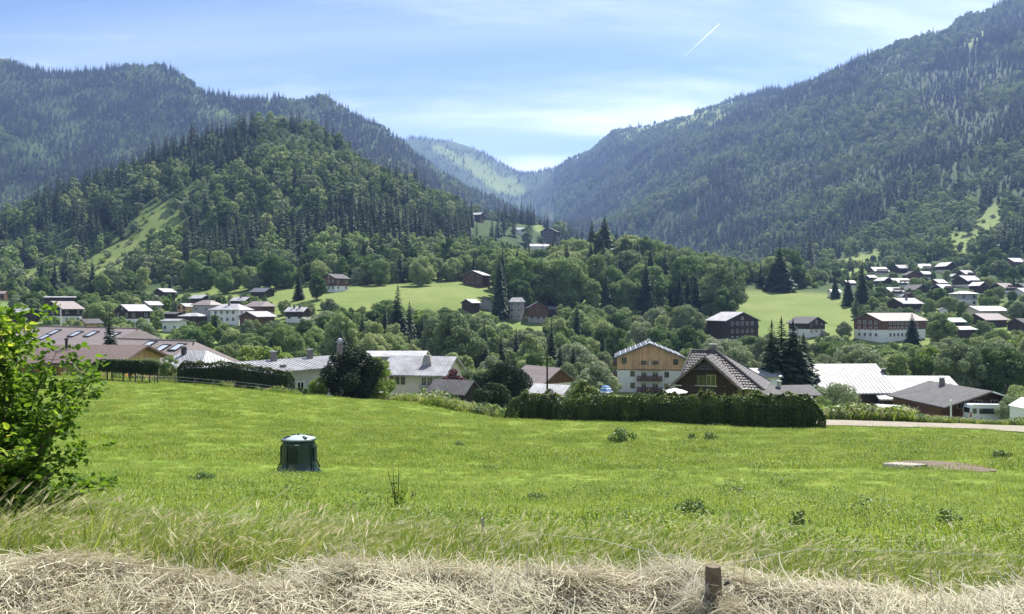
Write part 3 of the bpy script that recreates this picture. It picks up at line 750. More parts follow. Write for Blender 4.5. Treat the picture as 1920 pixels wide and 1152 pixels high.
def house_core(root, bx, by, ridge, he, rise, hb, lower, upper, roof, over=0.7, og=0.8, t=0.22, hip=0.0, sink=2.5, chim=0, rows=(), side=(), frame=None, bal=None, rail=None, shut=None, door=False, ribs=0):
    """lower wall, boarded upper wall and gables, roof with chimneys, windows, balcony"""
    lo = MB()
    top = hb if upper is not None else he
    if hb > 0: lo.box(-bx/2, bx/2, -by/2, by/2, -sink, top).build('wall', lower, root)
    um = upper or lower
    e = 0.04 if upper is not None else 0.0
    if upper is not None and he > hb + 0.02:
        z0 = hb if hb > 0 else -sink
        MB().box(-bx/2 - e, bx/2 + e, -by/2 - e, by/2 + e, z0, he).build('upper_wall', um, root)
    if hip <= 0:
        g = [(-bx/2 - e, he), (bx/2 + e, he), (0, he + rise)] if ridge == 'y' else [(-by/2 - e, he), (by/2 + e, he), (0, he + rise)]
        L_ = by/2 + e if ridge == 'y' else bx/2 + e
        MB().prism(g, 'y' if ridge == 'y' else 'x', -L_, L_).build('gable', um, root)
    m, zr = roof_mesh(bx, by, ridge, he, rise, over, og, t, hip)
    rf = m.build('roof', roof, root)
    if ribs and ridge == 'x' and hip <= 0:
        rb = MB(); tn_r = rise / (by / 2); se_ = by / 2 + over
        for k in range(int((bx + 2 * og) / ribs)):
            xr = -bx / 2 - og + 0.1 + k * ribs
            for sg in (-1, 1):
                a_ = [(xr, 0, zr + 0.002), (xr + 0.07, 0, zr + 0.002), (xr + 0.07, sg * se_, zr - se_ * tn_r + 0.002), (xr, sg * se_, zr - se_ * tn_r + 0.002)]
                rb.add(a_ + [(p, q, r + 0.06) for p, q, r in a_], [(4,5,6,7), (0,1,5,4), (1,2,6,5), (2,3,7,6), (3,0,4,7)])
        tag(rb.build('roof_ribs', roof, rf), kind='stuff')
    if chim:
        for k in range(chim):
            f = (k + 1) / (chim + 1) - 0.5
            if ridge == 'y': chimney(rf, bx * 0.14 * (-1) ** k, by * f, zr - 0.8, zr + 0.75)
            else: chimney(rf, bx * f, -by * 0.14, zr - 0.8, zr + 0.75)
    ff = -by/2 - e
    for (z, w_, h_, n, span) in rows:
        yf = ff if z >= hb - 0.01 or upper is None else -by/2
        for k in range(n):
            x = 0 if n == 1 else -span * bx / 2 + span * bx * k / (n - 1)
            window(root, x, yf, z, 0, w_, h_, frame, shut)
    for (sg, z, w_, h_, n, span) in side:
        xf = sg * (bx/2 + (e if z >= hb - 0.01 else 0))
        for k in range(n):
            y = 0 if n == 1 else -span * by / 2 + span * by * k / (n - 1)
            window(root, xf, y, z, sg * math.pi / 2, w_, h_, frame, shut)
    if bal is not None: balcony(root, -bx/2 * bal[1], bx/2 * bal[1], ff, bal[0], 1.1, rail or um)
    if door: MB().box(-bx*0.3 - 0.5, -bx*0.3 + 0.5, -by/2 - 0.05, -by/2, 0, 2.1).build('door', TRIM_D, root)
    return rf, zr
def house(name, label, u0, u1, vt, vb, d0, yaw, ridge, lower, upper, roof, lr=1.1, pitch=26, hbf=0.4, detail=1, cat='house', group=None, hip=0.0, **kw):
    """a house that fills the stretch u0..u1, vt..vb of the view at about d0 metres"""
    uc = (u0 + u1) / 2
    d = solve_d(uc, vb, d0)
    x, y = spot(uc, d)
    zg = gz(x, y)
    wapp = (u1 - u0) * d / F; a = abs(R(yaw)); over = min(0.8, 0.07 * wapp)
    if ridge == 'y':
        bx = (wapp / (math.cos(a) + lr * math.sin(a))) - 2 * over * 0.8; by = bx * lr
    else:
        bx = (wapp / (math.cos(a) + lr * math.sin(a))) - 2 * over * 0.8; by = bx * lr
    bx = max(bx, 2.5); by = max(by, 2.5)
    ht = max(3.2, (VC - vt) / F * d - zg)
    s = (bx if ridge == 'y' else by) / 2
    rise = min(s * math.tan(R(pitch)), ht - 2.0); he = ht - rise - 0.22
    hb = he * hbf
    root = empty(name, (x, y, zg), R(yaw), label, cat, group)
    rows = []; side = []
    if detail:
        nst = max(1, int(round(he / 2.6)))
        nc = max(2, int(bx / 2.8))
        for k in range(nst):
            rows.append((0.9 + k * he / nst, 0.95, 1.15, nc, 0.62))
        if ridge == 'y' and rise > 1.6: rows.append((he + 0.1 * rise, 0.8, 0.9, 1, 0))
        if detail > 1:
            sg = -1 if uc > UC else 1
            for k in range(nst): side.append((sg, 0.9 + k * he / nst, 0.95, 1.15, max(2, int(by / 3)), 0.6))
    kw.setdefault('frame', TRIM_W if upper is None else TRIM_D)
    house_core(root, bx, by, ridge, he, rise, hb, lower, upper, roof, over=over, og=over, hip=hip * s, rows=rows, side=side, **kw)
    PROT.append((u0, u1, vt, vb, d))
    SITES.append((x, y, 0.55 * math.hypot(bx, by)))
    return root, d
# ------------------------------------------------------------------ village houses: u0 u1 vtop vbase distance
H_ = house
# left village
H_('chalet', 'low house with light roof at the far edge, left of the long dark barn', -8, 14, 546, 562, 380, 10, 'x', WOOD_R, None, R_MAUVE, detail=0)
H_('chalet', 'dark house with a light grey roof and small chimney, leftmost in the village', 20, 77, 579, 604, 300, -18, 'x', WOOD_D, None, R_LITE, lr=0.7, chim=1, detail=0, pitch=18)
H_('barn', 'large dark timber barn with white lower storey and small square windows', 82, 152, 565, 607, 300, -20, 'y', WHITE, WOOD_D, R_MAUVE, lr=0.8, hbf=0.5, detail=2, cat='barn', frame=TRIM_W)
H_('barn', 'long flat dark shed with pale roof behind the large dark barn', 80, 146, 556, 578, 330, 4, 'x', WOOD_D, WOOD_D, R_LITE, lr=0.35, pitch=8, detail=0, cat='barn')
H_('cottage', 'small orange boarded cottage with grey roof behind the skylight roofs', 146, 192, 598, 619, 240, -32, 'y', CREAM, WOOD_O, R_GREY, lr=1.0, hbf=0.2, detail=1)
H_('chalet', 'dark boarded chalet with white lower floor behind the young spruce', 216, 282, 571, 614, 285, -30, 'y', WHITE, WOOD_D, R_LITE, lr=1.0, hbf=0.52, detail=2, pitch=26, frame=TRIM_W)
H_('cottage', 'pale roofed house tucked behind the dark boarded chalet', 264, 304, 565, 590, 325, -28, 'y', GREYW, None, R_LITE, detail=0)
H_('barn', 'dark barn with a single long pale roof edge high at the wood', 287, 330, 541, 572, 365, -30, 'y', WOOD_D, WOOD_D, R_LITE, lr=0.8, pitch=22, detail=0, cat='barn')
H_('cottage', 'terracotta coloured house with white roof beside the large hipped roof', 333, 366, 569, 593, 300, -25, 'y', WOOD_R, WOOD_O, R_LITE, detail=1, hbf=0.0)
H_('chalet', 'dark house with stacked light roofs behind the large hipped roof', 356, 396, 553, 578, 345, -24, 'x', WOOD_D, None, R_LITE, detail=0, lr=0.8)
H_('village_house', 'tall beige house under a broad hipped grey roof', 361, 416, 563, 602, 300, -20, 'x', GREYW, None, R_MAUVE, lr=0.8, hip=0.9, pitch=25, detail=2)
H_('pavilion', 'low dark pavilion with a shallow hipped pale roof', 340, 386, 587, 610, 275, -8, 'x', WOOD_D, None, R_LITE, lr=0.9, hip=0.9, pitch=16, detail=0)
H_('cottage', 'small white box house with white roof in front of the low pavilion', 304, 350, 598, 622, 255, -16, 'x', WHITE, None, R_WHITE, lr=0.7, pitch=14, detail=1)
H_('cottage', 'low grey roofed annexe above the white box house', 300, 342, 587, 600, 295, -10, 'x', WOOD_D, None, R_GREY, lr=0.7, pitch=14, detail=0)
H_('village_house', 'white house with rows of windows under a light hipped roof', 396, 471, 570, 606, 290, -14, 'x', WHITE, None, R_LITE, lr=0.7, hip=0.9, pitch=24, detail=2, chim=1)
H_('chalet', 'dark chalet with pale roof and chimney above the white hipped house', 433, 475, 557, 578, 345, -20, 'x', WOOD_D, None, R_LITE, lr=0.8, chim=1, detail=0)
H_('village_house', 'brown roofed house with hipped gable behind the russet wooden house', 458, 517, 565, 592, 320, -30, 'x', GREYW, WOOD_R, R_MAUVE, lr=0.8, hip=0.4, detail=1)
H_('chalet', 'russet wooden house with broad light roof beside the white hipped house', 448, 517, 584, 609, 285, -30, 'y', WOOD_D, WOOD_R, R_LITE, lr=0.9, pitch=20, detail=1, hbf=0.2)
H_('chalet', 'white house with a brown band and light roof below the meadow', 536, 582, 576, 602, 300, -14, 'x', WHITE, WOOD_D, R_LITE, lr=0.8, chim=2, detail=1)
H_('shed', 'dark weathered shed roof half hidden at the meadow corner', 469, 516, 540, 558, 375, -25, 'x', WOOD_D, None, R_SLATE, lr=0.8, detail=0, cat='shed')
# chalets on the meadow under the rounded hill
H_('chalet', 'russet chalet with white ground floor on the meadow under the rounded hill', 602, 656, 514, 546, 350, -32, 'y', WHITE, WOOD_R, R_GREY, lr=1.0, hbf=0.38, pitch=24, detail=2, bal=(2.7, 0.9), frame=TRIM_W)
H_('chalet', 'dark brown chalet casting its shadow on the upper meadow', 866, 921, 508, 536, 410, -22, 'y', WOOD_D, WOOD_R, R_LITE, lr=0.9, hbf=0.0, detail=1, pitch=22)
# by the bend below the spur
H_('chalet', 'black gabled hut with two white roof edges below the upper meadow', 863, 902, 561, 582, 335, -38, 'y', WOOD_D, None, R_WHITE, detail=0, lr=0.9)
H_('cottage', 'slate blue gabled cottage beside the black gabled hut', 895, 926, 559, 578, 345, 4, 'y', GREYW, None, R_SLATE, detail=0, lr=0.8, pitch=32)
H_('stone_house', 'tall stone house with a steep grey roof beside the brown gabled house', 954, 985, 558, 600, 325, -24, 'x', STONE, None, R_LITE, lr=0.7, hip=0.4, pitch=40, detail=1)
H_('chalet', 'brown boarded house with dark gable and pale trim below the spur wood', 985, 1029, 566, 601, 318, 4, 'y', STONE, WOOD_R, R_SLATE, lr=1.0, hbf=0.3, pitch=30, detail=1)
H_('shed', 'small dark lean-to beside the brown boarded house', 1028, 1046, 575, 594, 330, 0, 'x', WOOD_D, None, R_SLATE, detail=0, cat='shed')
# up the side valley
H_('chalet', 'lone grey roofed chalet on the slope high above the spur wood', 884, 908, 399, 416, 900, -20, 'x', WOOD_D, None, R_LITE, detail=0)
H_('chalet', 'white roofed house at the foot of the high pasture', 962, 992, 427, 440, 900, -10, 'x', WHITE, None, R_WHITE, detail=0, lr=0.7)
H_('village_house', 'big dark gabled house standing high above the spur wood', 1012, 1052, 428, 460, 760, -20, 'y', WOOD_D, None, R_GREY, detail=1, lr=1.0)
H_('hall', 'long low building with white roof showing through the spur trees', 992, 1030, 458, 474, 720, 5, 'x', WHITE, None, R_WHITE, detail=0, lr=0.5, cat='building')
# right side of the valley
H_('lodge', 'large dark boarded lodge with pale roof and balconies', 1325, 1421, 585, 640, 300, 22, 'y', WHITE, WOOD_D, R_LITE, lr=0.8, hbf=0.12, pitch=22, detail=1, bal=(5.2, 0.92), frame=TRIM_W)
H_('chalet', 'dark gabled chalet with white ground floor at the foot of the open meadow', 1478, 1547, 594, 628, 285, 28, 'y', WHITE, WOOD_D, R_GREY, lr=1.0, hbf=0.5, pitch=25, detail=1, bal=(2.8, 0.7), frame=TRIM_W)
H_('farmhouse', 'long russet farmhouse over a white ground floor under a wide pale roof', 1600, 1736, 587, 634, 295, 24, 'x', WHITE, WOOD_R, R_MAUVE, lr=0.55, hbf=0.5, pitch=22, detail=2, cat='farmhouse', frame=TRIM_W)
H_('chalet', 'white roofed chalet just above the long russet farmhouse', 1663, 1727, 559, 586, 350, 22, 'x', GREYW, WOOD_D, R_WHITE, lr=0.8, hbf=0.4, detail=1, chim=1)
H_('shed', 'small white roofed shed above the end of the russet farmhouse', 1757, 1778, 577, 592, 335, -20, 'y', WHITE, None, R_WHITE, detail=0, cat='shed')
H_('village_house', 'green roofed house beside a dark tree in the lower village', 1768, 1806, 596, 622, 285, 10, 'x', WOOD_D, None, R_GREEN, detail=0, lr=0.9)
H_('barn', 'dark barn with one bright white roof sheet below the green roof', 1776, 1826, 612, 644, 270, 16, 'x', WOOD_D, None, R_LITE, lr=0.9, pitch=16, detail=0, cat='barn')
H_('hall', 'broad building with a dazzling white roof in the lower village', 1808, 1884, 574, 597, 335, 12, 'x', CREAM, None, R_WHITE, lr=0.7, pitch=20, detail=0, cat='building')
H_('chalet', 'wide brownish roofed house in front of the dazzling white roof', 1815, 1884, 588, 610, 310, 18, 'x', WOOD_D, None, R_MAUVE, lr=0.8, detail=0)
H_('village_house', 'cubic white house with grey band and pale hipped roof', 1786, 1827, 546, 574, 400, 6, 'x', WHITE, GREYW, R_LITE, lr=0.9, hip=0.9, hbf=0.5, pitch=16, detail=1)
H_('cottage', 'mauve grey roofed house at the right edge of the lower village', 1893, 1945, 597, 620, 300, 18, 'x', WOOD_D, None, R_GREY, detail=0, chim=1)
H_('cottage', 'white walled house at the right edge above the pale hipped house', 1901, 1940, 540, 556, 430, 10, 'x', WHITE, None, R_WHITE, detail=0)
H_('cottage', 'little white house beside the tall dark spruces on the meadow edge', 1555, 1574, 543, 558, 420, 0, 'x', WHITE, None, R_LITE, detail=1)
VILLAGE = [
 (1631, 1662, 501, 514, 620, 4, 'x', R_WHITE, 'white roofed shed on the upper edge of the chalets by the pasture'),
 (1674, 1702, 497, 512, 650, 14, 'x', R_SLATE, 'black roofed chalet in the top row of the hillside village'),
 (1711, 1748, 495, 509, 660, 10, 'x', R_WHITE, 'chalet with a gleaming white roof in the top row of the village'),
 (1757, 1791, 492, 511, 660, 16, 'y', R_LITE, 'tall brown chalet with pale roof at the end of the top row'),
 (1884, 1918, 484, 502, 640, 14, 'x', R_LITE, 'lone dark barn high at the right under the woods'),
 (1792, 1826, 507, 522, 590, 20, 'x', R_LITE, 'pale roofed chalet above the chalet with a long balcony'),
 (1789, 1836, 517, 538, 540, 18, 'x', R_LITE, 'wide dark chalet with a long balcony and pale roof'),
 (1819, 1850, 529, 547, 490, 20, 'y', R_LITE, 'chalet below the wide dark one with the long balcony'),
 (1694, 1722, 509, 527, 570, -6, 'y', R_GREY, 'narrow dark gabled chalet in the middle of the hillside village'),
 (1722, 1745, 509, 524, 590, 12, 'x', R_LITE, 'light roof beside the narrow dark gabled chalet'),
 (1641, 1672, 520, 537, 530, 22, 'y', R_LITE, 'dark gabled chalet at the start of the long pale roof'),
 (1664, 1707, 522, 537, 520, 12, 'x', R_LITE, 'long low chalet under a pale roof with chimneys'),
 (1744, 1774, 524, 539, 520, 18, 'x', R_LITE, 'upper of two dark chalets stepping down the village'),
 (1748, 1786, 533, 549, 480, 18, 'x', R_LITE, 'lower of two dark chalets stepping down the village'),
 (1694, 1738, 534, 553, 470, 18, 'y', R_GREY, 'dark gabled chalet with slate grey roof in mid village'),
 (1654, 1691, 539, 553, 470, 14, 'x', R_WHITE, 'flat whitish roofed house left of the slate grey chalet'),
 (1684, 1722, 549, 563, 440, -10, 'y', R_SLATE, 'low black gabled chalet above the white roofed chalet'),
 (1857, 1903, 531, 547, 480, 22, 'x', R_MAUVE, 'long brown roofed chalet at the right of the village'),
 (1902, 1935, 531, 547, 480, 16, 'x', R_GREY, 'dark chalet cut by the right edge of the view'),
 (1623, 1642, 516, 526, 560, 10, 'x', R_LITE, 'tiny light roof left of the chalet cluster'),
 (1583, 1602, 526, 538, 490, 6, 'x', R_LITE, 'tiny pale hut near the tall spruce'),
 (1778, 1797, 514, 525, 560, 6, 'y', R_WHITE, 'tiny white gabled hut among the dark chalets'),
]
for k, (a, b, t_, g_, d_, yw, rg, rm, lb) in enumerate(VILLAGE):
    H_('chalet', lb, a, b, t_, g_, d_, yw, rg, [CREAM, WOOD_D, WHITE][k % 3], WOOD_D if k % 4 else WOOD_R, rm, lr=1.0, hbf=0.35, pitch=30, detail=1 if b - a > 30 else 0, group='chalets of the hillside village', bal=(2.4, 0.9) if b - a > 30 else None)
# ------------------------------------------------------------------ nearer buildings
def near(name, label, u, d, z, yaw, cat='house'):
    x, y = spot(u, d)
    SITES.append((x, y, 7))
    return empty(name, (x, y, z), R(yaw), label, cat)
def shed_rows(m, *a): return m
# --- straw coloured chalet behind the clipped hedge (brown roof)
d = 80; ct = near('chalet', 'straw coloured chalet with long brown roof and ochre shutters behind the clipped hedge', 148, d, gz(*spot(148, d)) - 0.1, 0)
zb = ct.location.z
rf, zr = house_core(ct, 12.5, 9.0, 'x', -5.35 - zb, 1.25, 1.0, YELLOW, YELLOW, R_BROWN, over=0.9, og=0.9, t=0.2, sink=2)
bpy.data.objects.remove([o for o in ct.children if o.name.startswith('gable')][0])
MB().prism([(-4.54, -5.35 - zb), (4.54, -5.35 - zb), (0, -5.35 - zb + 1.25)], 'x', -6.25, 6.32).build('gable', WOOD_O, ct)
for x in (-4.6, -2.2, 0.0, 2.4, 4.4): window(ct, x, -4.54, 0.75, 0, 0.75, 1.15, TRIM_O, TRIM_O)
for y in (-2.2, 1.6): window(ct, 6.29, y, 0.6, math.pi / 2, 0.8, 1.1, TRIM_O, TRIM_O)
fl = MB().lathe([(0.13, zr - 1.0), (0.13, zr + 0.55), (0.19, zr + 0.57), (0.19, zr + 0.72)], 10, -0.6, -1.2).build('flue', DARKM, rf)
PROT.append((97, 262, 648, 708, d))
# --- big complex with skylights
def complex_block(label, u, d, zb_, yaw, bx, by, zr_, rise, hip, lights):
    o = near('apartment_block', label, u, d, zb_, yaw, 'building')
    he = zr_ - rise - 0.22 - zb_
    rf, zr = house_core(o, bx, by, 'x', he, rise, he, GREYW, None, R_MAUVE, over=0.9, og=0.5, t=0.2, hip=hip, sink=3, rows=((he - 1.9, 1.1, 1.2, 6, 0.8),))
    tn_ = rise / (by / 2); al = math.atan(tn_)
    for (lx, ly) in lights:
        s = MB().box(-0.75, -0.62, -0.8, 0.8, 0, 0.16).box(0.62, 0.75, -0.8, 0.8, 0, 0.16).box(-0.62, 0.62, -0.8, -0.67, 0, 0.158).box(-0.62, 0.62, 0.67, 0.8, 0, 0.158).build('skylight', DARKM, rf)
        s.location = (lx, -ly, zr - ly * tn_); s.rotation_euler = (al, 0, 0); s.scale = (1.3, 1.35, 1.2)
        g_ = MB().box(-0.62, 0.62, -0.67, 0.67, 0.04, 0.10).build('pane', mat_sky, s)
    # capping along the ridge
    MB().tube([(-bx/2 + hip * 0.6, 0, zr + 0.02), (bx/2 - hip * 0.6, 0, zr + 0.02)], 0.13, 6).build('ridge_cap', R_MAUVE, rf)
    return o
mat_sky = mat('skylight_glass', (0.34, 0.37, 0.42), 0.12, 0.2, spec=0.9)
complex_block('long grey-brown tiled block with skylights behind the straw chalet', 165, 141, -12.5, -30, 31, 16, -3.7, 3.6, 1.6, [(-7, 2.2), (-6.8, 4.0), (0.5, 2.6), (5.0, 2.4), (11.5, 2.6)])
complex_block('lower grey-brown tiled block with three skylights ending the long roof', 290, 121, -14, -30, 22, 14, -5.1, 3.4, 2.2, [(0.6, 1.5), (5.0, 2.3), (8.0, 1.9)])
complex_block('far wing of the skylight block with its roof turned aside', 62, 148, -12.5, 8, 20, 13, -4.0, 3.2, 1.5, [(4.2, 2.6), (3.6, 4.0)])
PROT.append((70, 345, 604, 660, 125))
# --- white roofed house with lapped siding beside the second hedge
d = 92; o = near('cottage', 'house with white hipped roof and lapped grey siding between the two hedges', 368, d, gz(*spot(368, d)), -14)
zb = o.location.z
rf, zr = house_core(o, 5.2, 6.5, 'x', -6.9 - zb, 1.55, 0.6, GREYW, WOOD_G, R_WHITE, over=0.6, og=0.6, t=0.18, hip=1.8, sink=2)
m = MB()
for k in range(9): m.prism([(-3.30, 0.3 + 0.3 * k), (-3.42, 0.3 + 0.3 * k), (-3.33, 0.6 + 0.3 * k), (-3.30, 0.6 + 0.3 * k)], 'x', -2.6, 2.6)
sd_ = m.build('siding', WOOD_G, o)
chimney(rf, -1.0, -0.9, zr - 1.0, zr + 0.35, 0.45, DARKM)
PROT.append((322, 402, 655, 700, d))
# --- long low building with white roof and three chimneys
d = 106; o = near('long_house', 'long low building with white roof and three grey chimneys', 550, d, gz(*spot(550, d)), 56)
zb = o.location.z
rf, zr = house_core(o, 19.0, 8.0, 'x', -8.2 - zb, 1.0, -8.2 - zb, GREYW, None, R_WHITE, over=0.8, og=0.6, t=0.2, sink=2, ribs=0.6, rows=((-11.0 - zb, 1.0, 1.1, 4, 0.7),))
for x in (-3.8, 2.4, 8.0): chimney(rf, x, -0.6, zr - 0.9, zr + (0.9 if x < 5 else 1.7), 0.62)
chimney(rf, -4.4, -3.2, zr - 1.4, zr - 0.5, 0.6, cap=False)
MB().lathe([(0.35, zr + 2.1), (0.28, zr + 2.4), (0.02, zr + 2.5)], 10, 8.0, -0.6).build('cowl', METAL, rf)
PROT.append((470, 622, 662, 700, d))
# --- white roofed villa
d = 120; o = near('villa', 'cream villa under a broad white sheet roof with a stone chimney', 794, d, -14.2, -12)
zb = o.location.z; he = -9.9 - zb
rf, zr = house_core(o, 9.4, 9.6, 'x', he, 2.1, he, CREAM, None, R_WHITE, over=0.9, og=0.7, t=0.2, sink=2, ribs=0.55)
for x in (-3.4, -2.5, -1.6): window(o, x, -4.8, he - 1.6, 0, 0.5, 1.0, TRIM_D)
for x in (1.7, 2.6, 3.5): window(o, x, -4.8, he - 1.9, 0, 0.7, 1.35, TRIM_W)
balcony(o, 1.2, 4.7, -4.8, he - 2.1, 0.9, GREYW, 0.5)
window(o, -4.2, -4.8, he - 4.0, 0, 0.8, 1.1, TRIM_D)
MB().add([(0.7, -3.0, zr - 1.4), (2.3, -3.0, zr - 1.4), (2.3, -1.8, zr - 1.4), (0.7, -1.8, zr - 1.4), (1.0, -2.8, zr + 0.3), (1.9, -2.8, zr + 0.3), (1.9, -2.0, zr + 0.3), (1.0, -2.0, zr + 0.3)],
         [(0,1,5,4), (1,2,6,5), (2,3,7,6), (3,0,4,7), (4,5,6,7), (0,3,2,1)]).build('chimney', STONE, rf)
car_p = MB().prism([(-7.2, he - 3.6), (-4.8, he - 3.1), (-4.8, he - 2.95), (-7.2, he - 3.45)], 'x', -2.6, 1.6).build('porch_roof', R_LITE, o)
MB().box(-2.4, 1.4, -6.6, -4.86, -1.0, he - 3.55).build('porch', WOOD_D, o)
PROT.append((735, 862, 664, 735, d))
d = 150; o = near('hall', 'flat pale roofed hall showing behind the cream villa', 745, d, -17, 0, 'building')
house_core(o, 11, 8, 'x', 7.6, 0.7, 7.6, GREYW, None, R_LITE, over=0.6, og=0.4, sink=2)
# --- dark shed with grey roof at the field edge
d = 88; o = near('shed', 'dark open shed with a grey gable roof at the field edge', 852, d, gz(*spot(852, d)) - 0.3, -26, 'shed')
house_core(o, 4.4, 3.6, 'x', -9.55 - o.location.z, 1.15, 0.0, WOOD_D, WOOD_D, R_GREY, over=0.4, og=0.4, t=0.14, sink=2)
PROT.append((806, 900, 712, 748, d))
# --- brown roof behind the pine
d = 125; o = near('cottage', 'brown roofed house half hidden behind the dark pine', 1018, d, -17.2, -52)
house_core(o, 7.5, 7, 'x', 5.2, 2.2, 5.2, CREAM, WOOD_R, R_MAUVE, over=0.8, og=0.7, sink=2, rows=((1, 1, 1.2, 3, 0.6),))
PROT.append((1002, 1050, 680, 722, d))
d = 92; o = near('shed', 'low grey roofed shed beside the utility pole', 1036, d, gz(*spot(1036, d)), -30, 'shed')
house_core(o, 4.2, 3.6, 'x', -10.1 - o.location.z, 0.8, 0.0, WHITE, WHITE, R_LITE, over=0.3, og=0.3, t=0.12, sink=1.5)
PROT.append((1010, 1062, 722, 746, d))

# --- apartment house
d = 189; fx, fy = spot(1218, d)
zb = -21.7
ap = empty('apartment_house', (fx, fy, zb), R(-8), 'white apartment house with larch boarded top floor and timber balconies', 'apartment house')
SITES.append((fx, fy + 7, 13))
q = d / F
wz = lambda v: VC - v
W2 = 7.85
h_b = -(694 - VC) * q - zb; h_e = -(671 - VC) * q - zb; h_a = -(646 - VC) * q - zb
MB().box(-W2, W2, 0, 15, -2, h_b).build('wall', WHITE, ap)
MB().prism([(-W2 - .05, h_b), (W2 + .05, h_b), (W2 + .05, h_e), (0, h_a), (-W2 - .05, h_e)], 'y', -0.06, 15.05).build('upper_wall', WOOD_O, ap)
MB().box(-W2 - 0.06, W2 + 0.06, -0.12, -0.062, h_b - 0.08, h_b + 0.10).build('band', WOOD_R, ap)
tn_ = (h_a - h_e) / W2
m = MB(); sl = W2 + 0.75; zt = h_a + 0.34
for sg in (-1, 1):
    vs = [(0, -1.1, zt), (0, 15.8, zt), (sg * sl, 15.8, zt - sl * tn_), (sg * sl, -1.1, zt - sl * tn_)]
    m.add(vs + [(a, b, c - 0.30) for a, b, c in vs], [(0,1,2,3), (7,6,5,4), (0,3,7,4), (1,5,6,2), (2,6,7,3), (0,4,5,1)])
rf = m.build('roof', R_SLATE, ap)
for sg in (-1, 1):          # snow guards along the slopes
    for k in range(12):
        xx = sg * (0.7 + k * 0.64)
        MB().box(xx - 0.10, xx + 0.10, -1.15, 15.8, zt - abs(xx) * tn_ + 0.0, zt - abs(xx) * tn_ + 0.16).build('snow_guard', METAL if k % 2 == 0 else R_SLATE, rf)
MB().box(-0.35, 0.35, 4, 5, zt - 0.3, zt + 0.75).build('chimney', METAL, rf)
MB().box(-0.22, 0.22, -1.2, 15.9, zt - 0.04, zt + 0.10).build('ridge_cap', METAL, rf)
px = lambda u: (u - 1218) * q
for (ua, ub, va, vb_) in [(1167, 1175, 672, 682), (1262, 1270, 674, 683), (1183, 1190, 697, 706), (1246, 1253, 698, 707), (1183, 1190, 719, 728), (1246, 1253, 720, 729)]:
    window(ap, px((ua + ub) / 2), -0.06 if va < 690 else 0.0, -(vb_ - VC) * q - zb, 0, (ub - ua) * q, (vb_ - va) * q, TRIM_D)
for row in (677, 698, 719):
    for ua, ub in ((1203, 1211), (1224, 1233)):
        window(ap, px((ua + ub) / 2), -0.06 if row < 690 else 0.0, -(row + 13 - VC) * q - zb, 0, (ub - ua) * q, 12.5 * q, TRIM_D if row < 690 else TRIM_W)
    b = balcony(ap, px(1194), px(1241), -0.06, -(row + 14.5 - VC) * q - zb, 1.3, WOOD_O if row < 690 else WOOD_R, 1.05)
    MB().box(px(1217), px(1219), -1.2, -0.1, -(row + 14.5 - VC) * q - zb, -(row + 1 - VC) * q - zb).build('divider', TRIM_W, b)
for row in (680, 702, 723):      # balconies seen edge-on along the side
    MB().box(-W2 - 1.1, -W2, 2, 12, -(row + 9 - VC) * q - zb, -(row + 1 - VC) * q - zb).build('balcony', WOOD_R, ap)
MB().box(px(1158), px(1278), -2.4, -0.4, -(742 - VC) * q - zb, -(738 - VC) * q - zb).build('terrace', WOOD_R, ap)
PROT.append((1153, 1284, 640, 738, d))
# parasol and blue marquee before it
d = 130; x, y = spot(1136, d); z = -(741 - VC) / F * d
mq = empty('marquee', (x, y, z), 0, 'small blue and white striped marquee beside the apartment house', 'marquee')
BLUEF = mat('blue_white_fabric', (0.70, 0.76, 0.86), 0.6, 0.05, stripe=None); BLUE2 = mat('blue_fabric', (0.10, 0.24, 0.56), 0.6, 0.1)
for k in range(4):
    MB().lathe([(1.22 - 0.16 * k, 0.5 + 0.28 * k), (0.9 - 0.16 * k, 0.72 + 0.28 * k)], 4, f=None).build('canopy_tier', BLUEF if k % 2 == 0 else BLUE2, mq)
for sx in (-0.8, 0.8): MB().box(sx - 0.04, sx + 0.04, -0.3, -0.22, -1.8, 0.6).build('pole', TRIM_W, mq)
d = 66; x, y = spot(1266, d); z = -(736 - VC) / F * d
pr = empty('parasol', (x, y, gz(x, y)), 0, 'open white parasol before the brown tiled house', 'parasol')
hz_ = z - gz(x, y)
MB().tube([(0, 0, 0), (0, 0, hz_ + 0.3)], 0.03, 6).build('pole', TRIM_W, pr)
MB().lathe([(1.05, hz_), (1.07, hz_ + 0.04), (0.6, hz_ + 0.22), (0.04, hz_ + 0.34)], 8).build('canopy', PLASTW, pr)

